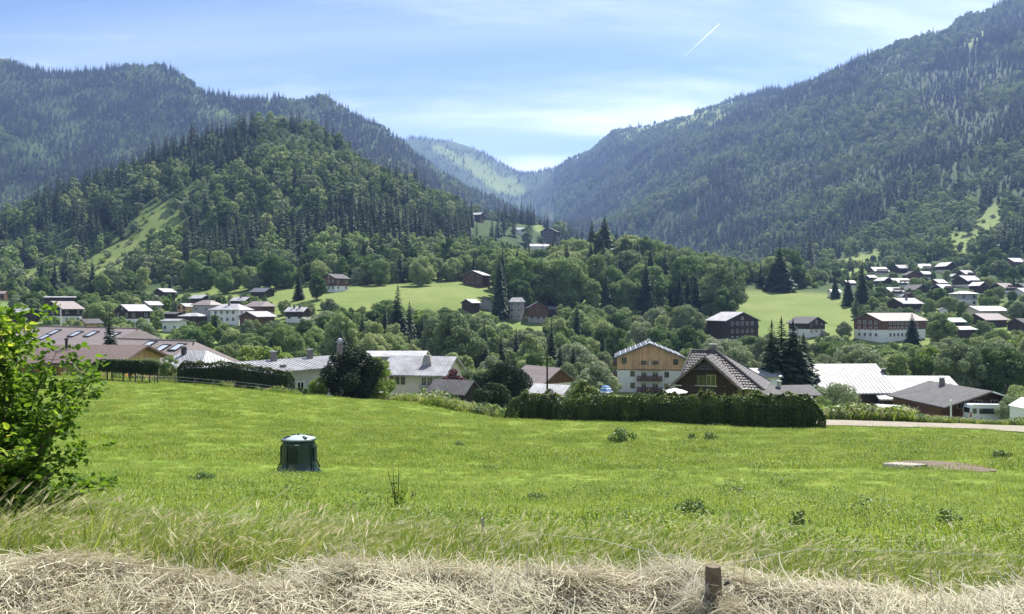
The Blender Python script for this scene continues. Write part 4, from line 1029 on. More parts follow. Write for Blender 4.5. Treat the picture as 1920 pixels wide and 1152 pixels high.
# --- brown tiled house behind the long hedge
def tiled(m, P0, ex, ey, poly, tw=0.30, th=0.34, lift=0.07, rng=random.Random(5)):
    """courses of roof tiles over a sloping plane: P0 origin, ex along the eave, ey up the slope, poly in (ex, ey) metres"""
    P0 = Vector(P0); ex = Vector(ex).normalized(); ey = Vector(ey).normalized(); nz = ex.cross(ey).normalized()
    if nz.z < 0: nz = -nz
    def inside(a, b):
        c = False
        for i in range(len(poly)):
            (x1, y1), (x2, y2) = poly[i], poly[i - 1]
            if (y1 > b) != (y2 > b) and a < (x2 - x1) * (b - y1) / (y2 - y1) + x1: c = not c
        return c
    x0 = min(p[0] for p in poly); x1 = max(p[0] for p in poly); y0 = min(p[1] for p in poly); y1 = max(p[1] for p in poly)
    r = 0; b = y0
    while b < y1:
        a = x0 - (0.5 * tw if r % 2 else 0)
        while a < x1:
            if inside(a + tw / 2, b + th / 2):
                j = rng.uniform(-0.006, 0.006); g = 0.045
                lo_, hi_ = lift + j, 0.012 + j
                q0 = P0 + ex * (a + g) + ey * b; q1 = P0 + ex * (a + tw - g * 0.3) + ey * b
                q2 = q1 + ey * (th * 1.04); q3 = q0 + ey * (th * 1.04)
                m.add([q0 + nz * lo_, q1 + nz * lo_, q2 + nz * hi_, q3 + nz * hi_, q0 - nz * 0.01, q1 - nz * 0.01], [(0, 1, 2, 3), (0, 4, 5, 1), (1, 5, 2), (0, 3, 4)])
            a += tw
        b += th; r += 1
d = 75; q = d / F
X_ = lambda u, dd=d: (u - UC) / F * dd
Zv = lambda v, dd=d: -(v - VC) / F * dd
cx = X_(1342)
th_ = empty('tiled_house', (cx - 0.5, d, 0), R(-22), 'dark brown gabled house with steep tiled roof behind the long hedge', 'house')
SITES.append((cx, d + 4, 8))
PROT.append((1266, 1432, 656, 745, d))
zB = gz(cx, d) - 0.5
gxc = X_(1333) - cx; gw = 3.3            # front gable
g_ap = Zv(667); g_ft = Zv(724)
gy = 0.0
rl, rr_ = X_(1307, 79.5) - cx - 1.8, X_(1353, 79.5) - cx - 1.8     # ends of the main ridge
m_rz = Zv(658, 79.5); m_ez = Zv(728, 76)
eL, eR = X_(1270, 76) - cx, X_(1431, 76) - cx
yE, yRd, yBk = 0.9, 4.6, 9.6
# walls
MB().box(eL + 0.9, eR - 1.0, yE + 0.6, yBk - 0.6, zB - 1, m_ez + 0.15).build('wall', OLIVE, th_)
MB().box(eR - 2.0, eR - 1.85, yE - 0.05, yE + 0.12, zB, m_ez).build('post', WOOD_D, th_)
MB().add([(eR - 1.4, yE + 0.2, m_ez - 0.8), (eR - 1.28, yE + 0.2, m_ez - 0.8), (eR - 0.55, yE + 0.2, m_ez - 0.05), (eR - 0.43, yE + 0.2, m_ez - 0.05), (eR - 1.4, yE + 0.3, m_ez - 0.8), (eR - 1.28, yE + 0.3, m_ez - 0.8), (eR - 0.55, yE + 0.3, m_ez - 0.05), (eR - 0.43, yE + 0.3, m_ez - 0.05)],
         [(0,1,3,2), (4,6,7,5), (0,4,5,1), (1,5,7,3), (3,7,6,2), (2,6,4,0)]).build('brace', WOOD_D, th_)
w_half = 2.75; gtan = (g_ap - g_ft) / gw
MB().prism([(gxc - w_half, zB + 1.3), (gxc + w_half, zB + 1.3), (gxc + w_half, g_ap - 0.14 - w_half * gtan), (gxc, g_ap - 0.14), (gxc - w_half, g_ap - 0.14 - w_half * gtan)], 'y', gy, yRd).build('gable_wall', WOOD_B, th_)
MB().box(gxc - w_half + 0.05, gxc + w_half - 0.05, gy + 0.06, yRd, zB - 1, zB + 1.3).build('base_wall', CREAM, th_)
window(th_, gxc - 0.45, gy, Zv(723), 0, 0.8, 0.95, WOOD_B); window(th_, gxc + 0.5, gy, Zv(723), 0, 0.8, 0.95, OLIVE)
MB().box(gxc - 1.0, gxc + 1.1, gy - 0.12, gy - 0.001, Zv(724.6), Zv(723.6)).build('sill', TRIM_W, th_)
# main roof: under-skin and tiles
m = MB()
vs = [(eL, yE, m_ez), (eR, yE, m_ez), (eR, yBk, m_ez), (eL, yBk, m_ez), (rl, yRd, m_rz), (rr_, yRd, m_rz)]
m.add(vs, [(0,1,5,4), (1,2,5), (2,3,4,5), (3,0,4), (0,3,2,1)])
rf = m.build('roof', R_UNDER, th_)
gt = MB()
sl_len = math.hypot(yRd - yE, m_rz - m_ez)
tiled(gt, (0, yE, m_ez), (1, 0, 0), (0, yRd - yE, m_rz - m_ez), [(eL, 0), (eR, 0), (rr_, sl_len), (rl, sl_len)])
hx = Vector((rr_ - eR, 0, m_rz - m_ez)); hl_ = hx.length
tiled(gt, (eR, 0, m_ez), (0, 1, 0), hx, [(yE, 0), (yBk, 0), (yRd, hl_)])
hx = Vector((rl - eL, 0, m_rz - m_ez)); hl2 = hx.length
tiled(gt, (eL, 0, m_ez), (0, 1, 0), hx, [(yE, 0), (yBk, 0), (yRd, hl2)])
tag(gt.build('roof_tiles', R_TILE, rf, fix=False), kind='stuff')
m = MB()
for a, b in (((rl, yRd, m_rz), (rr_, yRd, m_rz)), ((rr_, yRd, m_rz), (eR, yE, m_ez)), ((rl, yRd, m_rz), (eL, yE, m_ez)), ((rr_, yRd, m_rz), (eR, yBk, m_ez))):
    m.tube([Vector(a) + Vector((0, 0, 0.04)), Vector(b) + Vector((0, 0, 0.04))], 0.11, 6)
m.build('ridge_cap', R_TILE, rf)
chimney(rf, rr_ - 0.4, yRd + 0.6, m_rz - 0.8, m_rz + 0.42, 0.6)
# front gable roof, barge boards, tile-hung peak
m = MB(); tlm = MB()
gs = gw + 0.12; back = yRd - 0.4
for sg in (-1, 1):
    vs = [(gxc, gy - 0.75, g_ap), (gxc, back, g_ap), (gxc + sg * gs, back, g_ap - gs * gtan), (gxc + sg * gs, gy - 0.75, g_ap - gs * gtan)]
    m.add(vs + [(a, b, c - 0.12) for a, b, c in vs], [(0,1,2,3), (7,6,5,4), (0,3,7,4), (1,5,6,2), (2,6,7,3), (0,4,5,1)])
    up = Vector((-sg * gs, 0, gs * gtan)); tiled(tlm, (gxc + sg * gs, 0, g_ap - gs * gtan), (0, 1, 0), up, [(gy - 0.74, 0), (back, 0), (back, up.length), (gy - 0.74, up.length)])
gr = m.build('gable_roof', R_UNDER, th_)
tag(tlm.build('roof_tiles', R_TILE, gr, fix=False), kind='stuff')
for sg in (-1, 1):
    m = MB(); a = Vector((gxc, gy - 0.80, g_ap + 0.02)); b = Vector((gxc + sg * gs, gy - 0.80, g_ap - gs * gtan + 0.02))
    vs = [a, b, b - Vector((0, 0, 0.26)), a - Vector((0, 0, 0.26))]
    m.add([tuple(v) for v in vs] + [(v.x, v.y - 0.05, v.z) for v in vs], [(0,1,2,3), (7,6,5,4), (0,4,5,1), (1,5,6,2), (2,6,7,3), (3,7,4,0)])
    m.build('barge_board', mat('barge_timber' + str(sg), (0.17, 0.125, 0.115), 0.6, 0.15), gr)
pz0 = Zv(694); hh = g_ap - 0.35 - pz0
ph = MB(); tiled(ph, (gxc, gy - 0.42, pz0), (1, 0, 0), (0, 0.30, hh), [(-hh / gtan, 0), (hh / gtan, 0), (0, math.hypot(0.3, hh))], 0.28, 0.26, 0.05)
m = MB(); m.add([(gxc - hh / gtan, gy - 0.44, pz0), (gxc + hh / gtan, gy - 0.44, pz0), (gxc, gy - 0.13, pz0 + hh), (gxc - hh / gtan, gy - 0.02, pz0), (gxc + hh / gtan, gy - 0.02, pz0), (gxc, gy - 0.02, pz0 + hh)], [(0,1,2), (5,4,3), (0,3,4,1), (1,4,5,2), (2,5,3,0)])
pk = m.build('peak', R_UNDER, th_); tag(ph.build('peak_tiles', R_TILE, pk, fix=False), kind='stuff')
# gutter end
MB().tube([(gxc + gs + 0.02, gy - 0.6, g_ap - gs * gtan - 0.02), (gxc + gs + 0.5, gy + 0.2, g_ap - gs * gtan - 0.02)], 0.06, 6).build('gutter', TRIM_W, th_)
MB().box(gxc - gs - 0.1, gxc - gs + 1.2, gy - 0.55, gy - 0.48, g_ft - 0.05, g_ft + 0.03).build('tie_beam', TRIM_W, th_)
# --- low corrugated shed to its right
d = 84; o = near('shed', 'low shed with curved grey corrugated roof and round vent', 1468, d, gz(*spot(1468, d)), 8, 'shed')
house_core(o, 5.6, 4.2, 'x', -9.35 - o.location.z, 0.75, 0.0, WOOD_R, WOOD_R, R_GREY, over=0.35, og=0.4, t=0.12, sink=2)
MB().lathe([(0.22, -8.7 - o.location.z), (0.22, -8.15 - o.location.z), (0.30, -8.12 - o.location.z), (0.30, -7.98 - o.location.z)], 10, -0.6, -0.3).build('vent', METAL, o)
PROT.append((1415, 1522, 720, 746, d))
d = 120; o = near('shed', 'white roofed shed between the tiled house and the tall spruces', 1425, d, -17, 0, 'shed')
house_core(o, 4.5, 5, 'x', -10.6 + 17, 0.9, 2, WHITE, None, R_WHITE, over=0.4, og=0.4, sink=2)

# --- big barn with the bright roof
d = 128; zb = -17.5
bn = near('barn', 'big barn with dazzling ribbed sheet roof and dark open front', 1574, d, zb, 4, 'barn')
q = d / F
house_core(bn, 11.5, 13, 'x', 4.4, 3.5, 2.4, WOOD_G, WOOD_D, R_WHITE, over=1.0, og=0.5, t=0.2, sink=2, ribs=0.62)
b2 = near('barn', 'lower barn wing with ribbed bright roof running behind the farmhouse', 1697, d - 2, zb, -2, 'barn')
rf, zr = house_core(b2, 13.5, 11.5, 'x', 3.5, 2.6, 2.2, WOOD_G, WOOD_D, R_WHITE, over=1.0, og=0.3, t=0.2, sink=2, ribs=0.62)
chimney(rf, -3.4, 0.2, zr - 0.8, zr + 0.9, 0.5, DARKM)
for k in range(4): MB().box(-6.4 + 4.2 * k, -6.2 + 4.2 * k, -6.15, -5.95, -2, 3.2).build('post', WOOD_G, b2)
MB().box(-3.4, -1.4, -5.95, -5.80, -1, 2.2).build('door', WOOD_R, b2)
PROT.append((1605, 1780, 683, 745, d - 8)); PROT.append((1525, 1605, 683, 700, d - 8))
# --- farmhouse with gable to the road
d = 108; q = d / F; fx, fy = spot(1790, d)
zb = -16.3
fh = empty('farmhouse', (fx, fy, zb), R(2), 'brown timber farmhouse with wide gable roof behind the minibus', 'farmhouse')
SITES.append((fx, fy + 6, 9))
ha = -(724 - VC) * q - zb; hw = 6.2; he = -(750 - VC) * q - zb
rf, zr = house_core(fh, 2 * hw - 1.4, 12, 'y', he + 0.15, ha - he - 0.15, 1.6, CREAM, WOOD_F, R_GREY, over=0.9, og=0.2, t=0.16, sink=2)
# the roof stands forward over the front
m = MB(); tn_ = (ha - he - 0.15) / (hw - 0.7); ze = zr - (hw + 0.2) * tn_
for sg in (-1, 1):
    vs = [(0, -8.0, zr), (0, -6.22, zr), (sg * (hw + 0.2), -6.22, ze), (sg * (hw + 0.2), -8.0, ze)]
    m.add(vs + [(a, b, c - 0.16) for a, b, c in vs], [(0,1,2,3), (7,6,5,4), (0,3,7,4), (1,5,6,2), (2,6,7,3), (0,4,5,1)])
m.build('porch_roof', R_GREY, fh)
for sg in (-1, 1):
    m = MB(); a = Vector((0, -8.05, zr + 0.02)); b = Vector((sg * (hw + 0.2), -8.05, ze + 0.02)); vs = [a, b, b - Vector((0, 0, .22)), a - Vector((0, 0, .22))]
    m.add([tuple(v) for v in vs] + [(v.x, v.y - .05, v.z) for v in vs], [(0,1,2,3), (7,6,5,4), (0,4,5,1), (1,5,6,2), (2,6,7,3), (3,7,4,0)])
    m.build('barge_board', TRIM_W if sg > 0 else WOOD_G, fh)
for x in (-2.9, -0.6, 1.6, 3.6): window(fh, x, -6.04, he - 0.35, 0, 0.85, 1.0, CREAM)
balcony(fh, -3.6, 4.6, -6.05, he - 1.75, 1.3, WOOD_G, 1.0)
for x in (-3.8, 0.2, 4.6): MB().box(x - 0.1, x + 0.1, -7.5, -7.3, -1, he - 0.2).build('post', WOOD_F, fh)
window(fh, 2.6, -6.0, 0.2, 0, 1.4, 1.2, CREAM); MB().box(-2.2, -1.1, -6.06, -6.0, -1, 1.5).build('door', CREAM, fh)
chimney(rf, -0.6, 2.0, zr - 0.8, zr + 0.6, 0.55, BRICK)
PROT.append((1698, 1876, 708, 778, d))
# white gable tip at the edge
d = 80; o = near('tent', 'white tent corner at the right edge beside the minibus', 1932, d, gz(*spot(1932, d)), 0, 'tent')
house_core(o, 2.6, 2.6, 'y', 1.9, 0.8, 1.9, PLASTW, None, PLASTW, over=0.1, og=0.1, t=0.05, sink=0.5)
# ------------------------------------------------------------------ single trees
TREES = []
PROT += [(520, 735, 532, 560, 335), (800, 915, 530, 551, 380), (1385, 1598, 560, 618, 330), (1540, 1640, 488, 512, 600)]   # open meadows
def plant(kind, k, x, y, H, label, group=None, wide=1.0, parts=True, name=None, rz=None, cat='tree'):
    kd = K[kind][k % len(K[kind])]
    s = H / kd.H
    z = gz(x, y) - 0.15
    nm = name or ('spruce_tree' if kind == 'spruce' else 'broadleaf_tree')
    rz = RNG.uniform(0, 6.28) if rz is None else rz
    if parts:
        o = empty(nm, (x, y, z), rz, label, cat, group); o.scale = (s * wide, s * wide, s)
        link('trunk', kd.trunk, o); link('crown', kd.crown, o)
    else:
        o = link(nm, kd.all, None, (x, y, z)); o.rotation_euler = (0, 0, rz); o.scale = (s * wide, s * wide, s)
        tag(o, label, cat, group)
    TREES.append((x, y, kd.R * s * wide, H))
    return o
def blocks(x, y, H, Rr):
    """would a tree here stand before something that the photograph shows?"""
    d = y; u = UC + F * x / d; zb_ = gz(x, y)
    hw = 0.8 * Rr * F / d; vt = vpix(zb_ + H * 0.97, d); vb = vpix(zb_, d)
    for (a, b, t_, g_, dd) in PROT:
        if dd < d - 1: continue
        ox = min(u + hw, b) - max(u - hw, a); oy = min(vb, t_ + 0.8 * (g_ - t_)) - max(vt, t_)
        if ox > 0 and oy > 0 and ox * oy > (0.2 if b - a < 48 else 0.10 if b - a < 90 else 0.025) * (b - a) * (g_ - t_): return True
    for (a, b, d0_, d1_) in ((1378, 1606, 298, 445), (522, 735, 318, 388), (798, 918, 350, 408)):        # mown meadows
        if a < u < b and d0_ < d < d1_: return True
    for (sx, sy, sr) in SITES:
        if math.hypot(x - sx, y - sy) < sr + 0.45 * Rr: return True
    return False
def fill(seed, u0, u1, d0, d1, n, mix, hr, vtop, stand, marks, group, gap=0.62, parts=True, prefix=''):
    """a stand of trees; vtop: how high in the view its outline reaches"""
    rng = random.Random(seed); made = 0; tries = 0
    kinds = list(mix); wts = [mix[k] for k in kinds]
    tu = [p[0] for p in vtop]; tv = [p[1] for p in vtop]
    while made < n and tries < n * 60:
        tries += 1
        d = math.sqrt(rng.uniform(d0 * d0, d1 * d1)); u = rng.uniform(u0, u1)
        x, y = spot(u, d)
        kd = rng.choices(kinds, wts)[0]; k = rng.randrange(9)
        H = rng.uniform(*hr) * (1.15 if kd == 'spruce' else 1.0)
        if kd == 'shrub': H = rng.uniform(2.2, 4.0)
        zg = gz(x, y)
        lim = -(float(np.interp(u, tu, tv)) + rng.uniform(-6, 14) - VC) / F * d - zg
        H = min(H, lim)
        if H < (hr[0] * 0.55 if kd != 'shrub' else 1.8): continue
        kk = K[kd][k % len(K[kd])]; wide = rng.uniform(0.9, 1.2) * (0.85 if kd == 'spruce' else 1)
        Rr = kk.R * H / kk.H * wide
        if any(abs(x - a) < 30 and math.hypot(x - a, y - b) < gap * (Rr + r_) for a, b, r_, _ in TREES): continue
        if blocks(x, y, H, Rr): continue
        row = ('front', 'middle', 'back')[min(2, int(3 * (d - d0) / (d1 - d0)))]
        size = 'small' if H < hr[0] + 0.28 * (hr[1] - hr[0]) else 'tall' if H > hr[0] + 0.66 * (hr[1] - hr[0]) else 'middling'
        lm = min(marks, key=lambda m_: abs(m_[0] - u))
        side = 'left of' if u < lm[0] - 26 else 'right of' if u > lm[0] + 26 else 'level with'
        what = {'spruce': 'dark spruce', 'shrub': 'shrub', 'pale': 'silvery tree', 'round': 'spreading tree', 'oval': 'upright tree', 'lime': 'yellow-green tree'}[kd]
        plant(kd, k, x, y, H, '%s %s, %s row of the %s, %s %s' % (size, what, row, stand, side, lm[1]), group, wide, parts,
              name=(prefix + {'spruce': 'spruce_tree', 'shrub': 'shrub', 'pale': 'silvery_tree', 'round': 'spreading_tree', 'oval': 'upright_tree', 'lime': 'yellow_green_tree'}[kd]), cat='shrub' if kd == 'shrub' else 'tree')
        made += 1
    return made
def one(kind, k, u, d, H, label, wide=1.0, name=None, cat='tree', rz=None):
    x, y = spot(u, d); return plant(kind, k, x, y, H, label, None, wide, True, name, rz, cat)
# trees that stand out
one('spruce', 1, 206, 112, 11.2, 'young dark spruce standing before the skylight roofs', 1.15)
one('spruce', 2, 404, 262, 9.5, 'slim dark spruce in front of the white hipped house', 1.15)
one('spruce', 0, 1617, 345, 25.0, 'tall dark spruce above the long russet farmhouse', 1.15)
one('spruce', 3, 1590, 372, 15.5, 'broad dark spruce left of the tallest spruce on the meadow', 1.2)
one('spruce', 4, 1566, 395, 12.0, 'shorter spruce beside the little white house', 1.1)
one('spruce', 1, 746, 262, 27.0, 'tallest spruce rising from the riverside wood', 1.25)
one('spruce', 2, 768, 270, 20.5, 'second tall spruce just right of the tallest in the riverside wood', 1.05)
one('spruce', 3, 792, 258, 17.5, 'pointed spruce at the end of the riverside spruce group', 1.0)
one('spruce', 0, 722, 268, 19.0, 'dark spruce just left of the tallest in the riverside wood', 1.1)
one('spruce', 2, 560, 345, 11.5, 'dark spruce on the meadow next to a round tree', 1.5)
one('oval', 1, 594, 340, 12.0, 'round leafy tree beside the meadow spruce', 1.2)
one('spruce', 1, 1110, 468, 33, 'tall black pine on the crest of the spur, first of two', 1.4, 'pine_tree')
one('spruce', 4, 1134, 474, 35, 'tall black pine on the crest of the spur, second of two', 1.5, 'pine_tree')
one('spruce', 3, 1462, 425, 25, 'large dark spruce at the end of the spur wood', 1.9)
for k, (u, d_, h) in enumerate([(1447, 120, 15.0), (1465, 124, 15.8), (1487, 121, 15.3), (1507, 125, 13.2)]):
    one('spruce', k, u, d_, h, ['leftmost of the four tall dark spruces beside the tiled house', 'second of the four tall dark spruces beside the tiled house', 'third of the four tall dark spruces beside the tiled house', 'rightmost and shortest of the four tall dark spruces by the barn'][k], 1.6)
one('round', 2, 518, 400, 17.5, 'large round tree above the meadow edge', 1.1)
one('round', 3, 497, 408, 13.5, 'lower round tree left of the large one at the meadow edge', 1.1)
one('oval', 2, 800, 425, 13.5, 'grey green oval tree behind the upper meadow', 1.2)
one('round', 4, 848, 425, 12.5, 'round tree beside the dark brown chalet', 1.0)
one('round', 0, 1867, 560, 13, 'dome shaped dark tree above the brown roofed chalet', 1.0)
one('copper', 0, 395, 96, 3.6, 'copper leaved tree beside the second hedge', 1.2)
one('copper', 0, 848, 105, 5.2, 'copper leaved tree at the corner of the cream villa', 1.0)
one('lime', 0, 505, 150, 8.5, 'yellow green willow behind the long low building', 1.3)
one('round', 1, 700, 200, 12, 'dark leafy tree behind the long low building', 1.0)
one('spruce', 4, 640, 195, 13.0, 'dark spruce behind the long low building', 1.3)
one('round', 5, 1000, 160, 9.5, 'dark broad tree behind the brown roof and pine', 1.0)
one('oval', 3, 268, 190, 9.5, 'airy tree rising behind the skylight roofs', 1.5)
one('lime', 1, 470, 185, 8.0, 'bright bushy tree left of the yellow green willow', 1.3)
one('pale', 1, 1120, 150, 8.5, 'silvery tree left of the apartment house', 1.2)
one('oval', 0, 1000, 140, 10.0, 'tall leafy tree between the pine and the utility pole', 0.9)
one('spruce', 0, 1050, 165, 12.5, 'dark spruce between the utility pole and the apartment house', 1.1)
one('spruce', 4, 1076, 172, 11.5, 'smaller dark spruce left of the apartment house', 1.1)
one('spruce', 2, 1710, 262, 13.0, 'dark spruce at the corner of the long russet farmhouse', 1.5)
one('oval', 4, 1765, 258, 13.5, 'dark oval tree right of the long russet farmhouse', 1.2)
# stands of trees
MK_MID = [(550, 'long low building'), (662, 'huge dark evergreen'), (745, 'tallest spruce'), (800, 'cream villa'), (893, 'dark brown chalet'), (970, 'tall stone house'), (1007, 'brown boarded house'), (1130, 'blue marquee')]
MK_APT = [(1155, 'apartment house eaves'), (1214, 'apartment house ridge'), (1280, 'tiled house eaves'), (1330, 'dark lodge')]
MK_BARN = [(1330, 'tiled house'), (1466, 'four tall spruces'), (1570, 'bright barn roof'), (1637, 'barn roof step'), (1715, 'lower barn wing'), (1790, 'farmhouse gable'), (1860, 'minibus')]
MK_SPUR = [(893, 'dark brown chalet'), (970, 'tall stone house'), (1010, 'white roofed hall'), (1120, 'two black pines'), (1214, 'apartment house'), (1340, 'tiled house'), (1372, 'dark lodge'), (1462, 'large end spruce')]
MK_LEFT = [(48, 'leftmost grey roof'), (116, 'large dark barn'), (205, 'young spruce'), (249, 'dark boarded chalet'), (327, 'white box house'), (388, 'tall beige house'), (434, 'white hipped house'), (482, 'russet wooden house'), (560, 'white house with brown band')]
MK_RIGHT = [(1512, 'dark gabled chalet'), (1565, 'little white house'), (1617, 'tall dark spruce'), (1668, 'russet farmhouse'), (1695, 'white roofed chalet'), (1765, 'stepping chalets'), (1806, 'cubic white house'), (1846, 'dazzling white roof'), (1900, 'edge chalets')]
fill(21, 395, 1145, 205, 300, 165, {'round': .42, 'oval': .27, 'pale': .2, 'lime': .03, 'spruce': .08}, (9, 19),
     [(395, 655), (450, 640), (500, 612), (540, 612), (600, 590), (650, 568), (700, 560), (760, 552), (820, 560), (870, 575), (940, 602), (1010, 618), (1060, 566), (1110, 562), (1145, 578)],
     'riverside wood', MK_MID, 'trees of the riverside wood')
fill(22, 1035, 1345, 238, 372, 105, {'round': .45, 'oval': .25, 'pale': .3}, (8, 17), [(1035, 575), (1120, 572), (1200, 585), (1240, 578), (1290, 572), (1345, 600)],
     'apartment copse', MK_APT, 'trees behind the apartment house')
fill(23, 1290, 1975, 150, 290, 200, {'round': .32, 'oval': .2, 'pale': .46, 'lime': .02}, (6.5, 14), [(1290, 645), (1400, 632), (1440, 632), (1560, 632), (1650, 650), (1720, 642), (1790, 636), (1850, 622), (1975, 620)],
     'barn tree belt', MK_BARN, 'trees behind the barns')
fill(24, 870, 1530, 325, 520, 290, {'round': .5, 'oval': .26, 'pale': .10, 'spruce': .14}, (15, 27), [(870, 475), (960, 455), (1050, 442), (1130, 425), (1200, 442), (1270, 462), (1350, 482), (1420, 492), (1470, 472), (1530, 548)],
     'spur wood', MK_SPUR, 'trees of the wooded spur', parts=False)
fill(27, -30, 640, 205, 395, 260, {'round': .42, 'oval': .15, 'pale': .2, 'lime': .05, 'shrub': .18}, (4, 10), [(-30, 540), (600, 560)],
     'left gardens', MK_LEFT, 'gardens of the left village', 0.4, False, 'garden_')
fill(28, 1490, 1980, 290, 720, 480, {'round': .34, 'oval': .14, 'pale': .18, 'spruce': .06, 'shrub': .28}, (3.2, 10), [(1490, 480), (1700, 470), (1980, 440)],
     'hillside gardens', MK_RIGHT, 'gardens of the hillside village', 0.36, False, 'garden_')
fill(30, 1560, 1975, 285, 470, 150, {'round': .34, 'oval': .12, 'pale': .24, 'shrub': .30}, (3.0, 9), [(1560, 545), (1975, 540)],
     'lower gardens', MK_RIGHT, 'lower gardens of the hillside village', 0.36, False, 'garden_')
fill(29, 560, 1125, 125, 205, 44, {'round': .4, 'oval': .2, 'pale': .3, 'shrub': .1}, (4, 9), [(560, 655), (700, 655), (870, 640), (960, 650), (1060, 650), (1150, 690), (1330, 680)],
     'villa copse', MK_MID, 'trees by the villa')
# the wood edge at the foot of the hill is too dense to tell its trees apart
def edge_wood(name, label, seed, n, u0, u1, d0, d1, hs):
    rng = np.random.default_rng(seed); pts, scs, ixs = [], [], []
    for _ in range(n * 6):
        if len(pts) >= n: break
        d = rng.uniform(d0, d1); u = rng.uniform(u0, u1); x, y = spot(u, d); sc = rng.uniform(*hs)
        if any(math.hypot(x - p[0], y - p[1]) < 4.2 * sc for p in pts) or blocks(x, y, 14 * sc, 4.5 * sc): continue
        if u < 345 and d > 415: sc *= 0.42
        pts.append((x, y, gz(x, y) - 0.3)); scs.append(sc); ixs.append(int(rng.integers(0, 7)) if rng.random() < 0.88 else int(rng.integers(7, 11)))
    rot = np.zeros((len(pts), 3)); rot[:, 2] = rng.uniform(0, 6.28, len(pts))
    ob = scatter(name, pts, rot, scs, ixs, EDGE)
    tag(ob, label, 'wood', kind='stuff')
EDGE = proto_coll('edge_tree', [k_.all for k_ in K['round'][:3] + K['oval'][:2] + K['pale'][:2] + K['spruce'][:4]])
edge_wood('wood_edge', 'dense leafy wood edge at the foot of the rounded hill', 25, 230, -40, 905, 392, 480, (0.5, 1.1))

# ------------------------------------------------------------------ shrubs and hedges near the field
def leaf_heap(name, label, u, d, wid, hgt, mt, cat='shrub', lobes=26, dens=420, size=0.085, seed=1, depth=None, bx=1.0):
    dens = dens / 300.0 * 9.0 / (size * size)
    rng = np.random.default_rng(seed)
    x, y = spot(u, d); z = gz(x, y)
    lb = crown_lobes(rng, hgt, wid / 2, 0.0, lobes, 1.0, 0.72)
    o = empty(name, (x, y, z - 0.1), 0, label, cat)
    link('stem', np_mesh('stem', *trunk_np(rng, hgt, 0.012 * hgt + 0.03, lb), (M_BARK,)), o)
    link('foliage', np_mesh('foliage', *crown_leaves(rng, lb, dens, size), (mt,)), o)
    o.scale = (bx, 0.9, 1)
    return o
leaf_heap('yew_tree', 'huge dark rounded evergreen at the field edge before the villa', 662, 82, 6.0, 5.9, M_DARK, 'tree', 40, 330, 0.10, 1)
leaf_heap('laurel_shrub', 'bright green shrub crowding the right side of the dark evergreen', 706, 86, 3.9, 5.3, M_LIME, 'shrub', 34, 300, 0.09, 2)
leaf_heap('garden_shrub', 'olive shrub left of the huge dark evergreen', 596, 82, 2.2, 2.7, M_LIME, 'shrub', 20, 420, 0.08, 3)
leaf_heap('garden_shrub', 'loose shrub under the eaves of the long low building', 566, 88, 1.8, 1.8, M_BROAD, 'shrub', 16, 420, 0.08, 33)
leaf_heap('pine_tree', 'broad black mountain pine beside the brown roof', 946, 104, 7.4, 6.6, M_DARK, 'tree', 44, 300, 0.12, 4)
leaf_heap('pine_tree', 'lower half of the black pine clump at the field edge', 925, 84, 4.6, 3.4, M_DARK, 'tree', 30, 330, 0.10, 41)
leaf_heap('flowering_shrub', 'pale flowering shrub at the left end of the long hedge', 1085, 72, 3.2, 4.2, M_PALE, 'shrub', 26, 420, 0.07, 5)
leaf_heap('round_shrub', 'round green shrub growing before the pale flowering shrub', 1094, 58, 2.4, 3.0, M_HEDGE, 'shrub', 24, 520, 0.065, 6)
leaf_heap('round_shrub', 'low bright shrub beside the utility pole', 1008, 72, 2.0, 2.4, M_LIME, 'shrub', 20, 420, 0.07, 7)
leaf_heap('willow_shrub', 'grey leaved willow shrub before the bright barn roof', 1568, 84, 5.4, 4.6, M_PALE, 'shrub', 34, 200, 0.075, 8)
leaf_heap('willow_shrub', 'darker willow shrub at the foot of the grey one', 1540, 78, 2.6, 2.8, M_BROAD, 'shrub', 20, 300, 0.07, 81)
leaf_heap('garden_shrub', 'dense green tree between the clipped hedge and the white hipped roof', 318, 74, 1.9, 3.0, M_BROAD, 'shrub', 22, 500, 0.07, 9)
leaf_heap('garden_shrub', 'rounded shrub at the right end of the dark shed', 905, 92, 2.4, 1.9, M_BROAD, 'shrub', 16, 420, 0.08, 91)
leaf_heap('garden_shrub', 'yellow green shrub between villa porch and dark shed', 806, 98, 3.0, 2.4, M_LIME, 'shrub', 20, 420, 0.08, 92)
leaf_heap('garden_shrub', 'dark tree at the right edge beyond the minibus', 1915, 100, 5.0, 5.0, M_BROAD, 'shrub', 26, 300, 0.09, 94)
leaf_heap('garden_shrub', 'pale bush right of the farmhouse gable', 1893, 96, 3.2, 3.6, M_PALE, 'shrub', 22, 300, 0.08, 95)
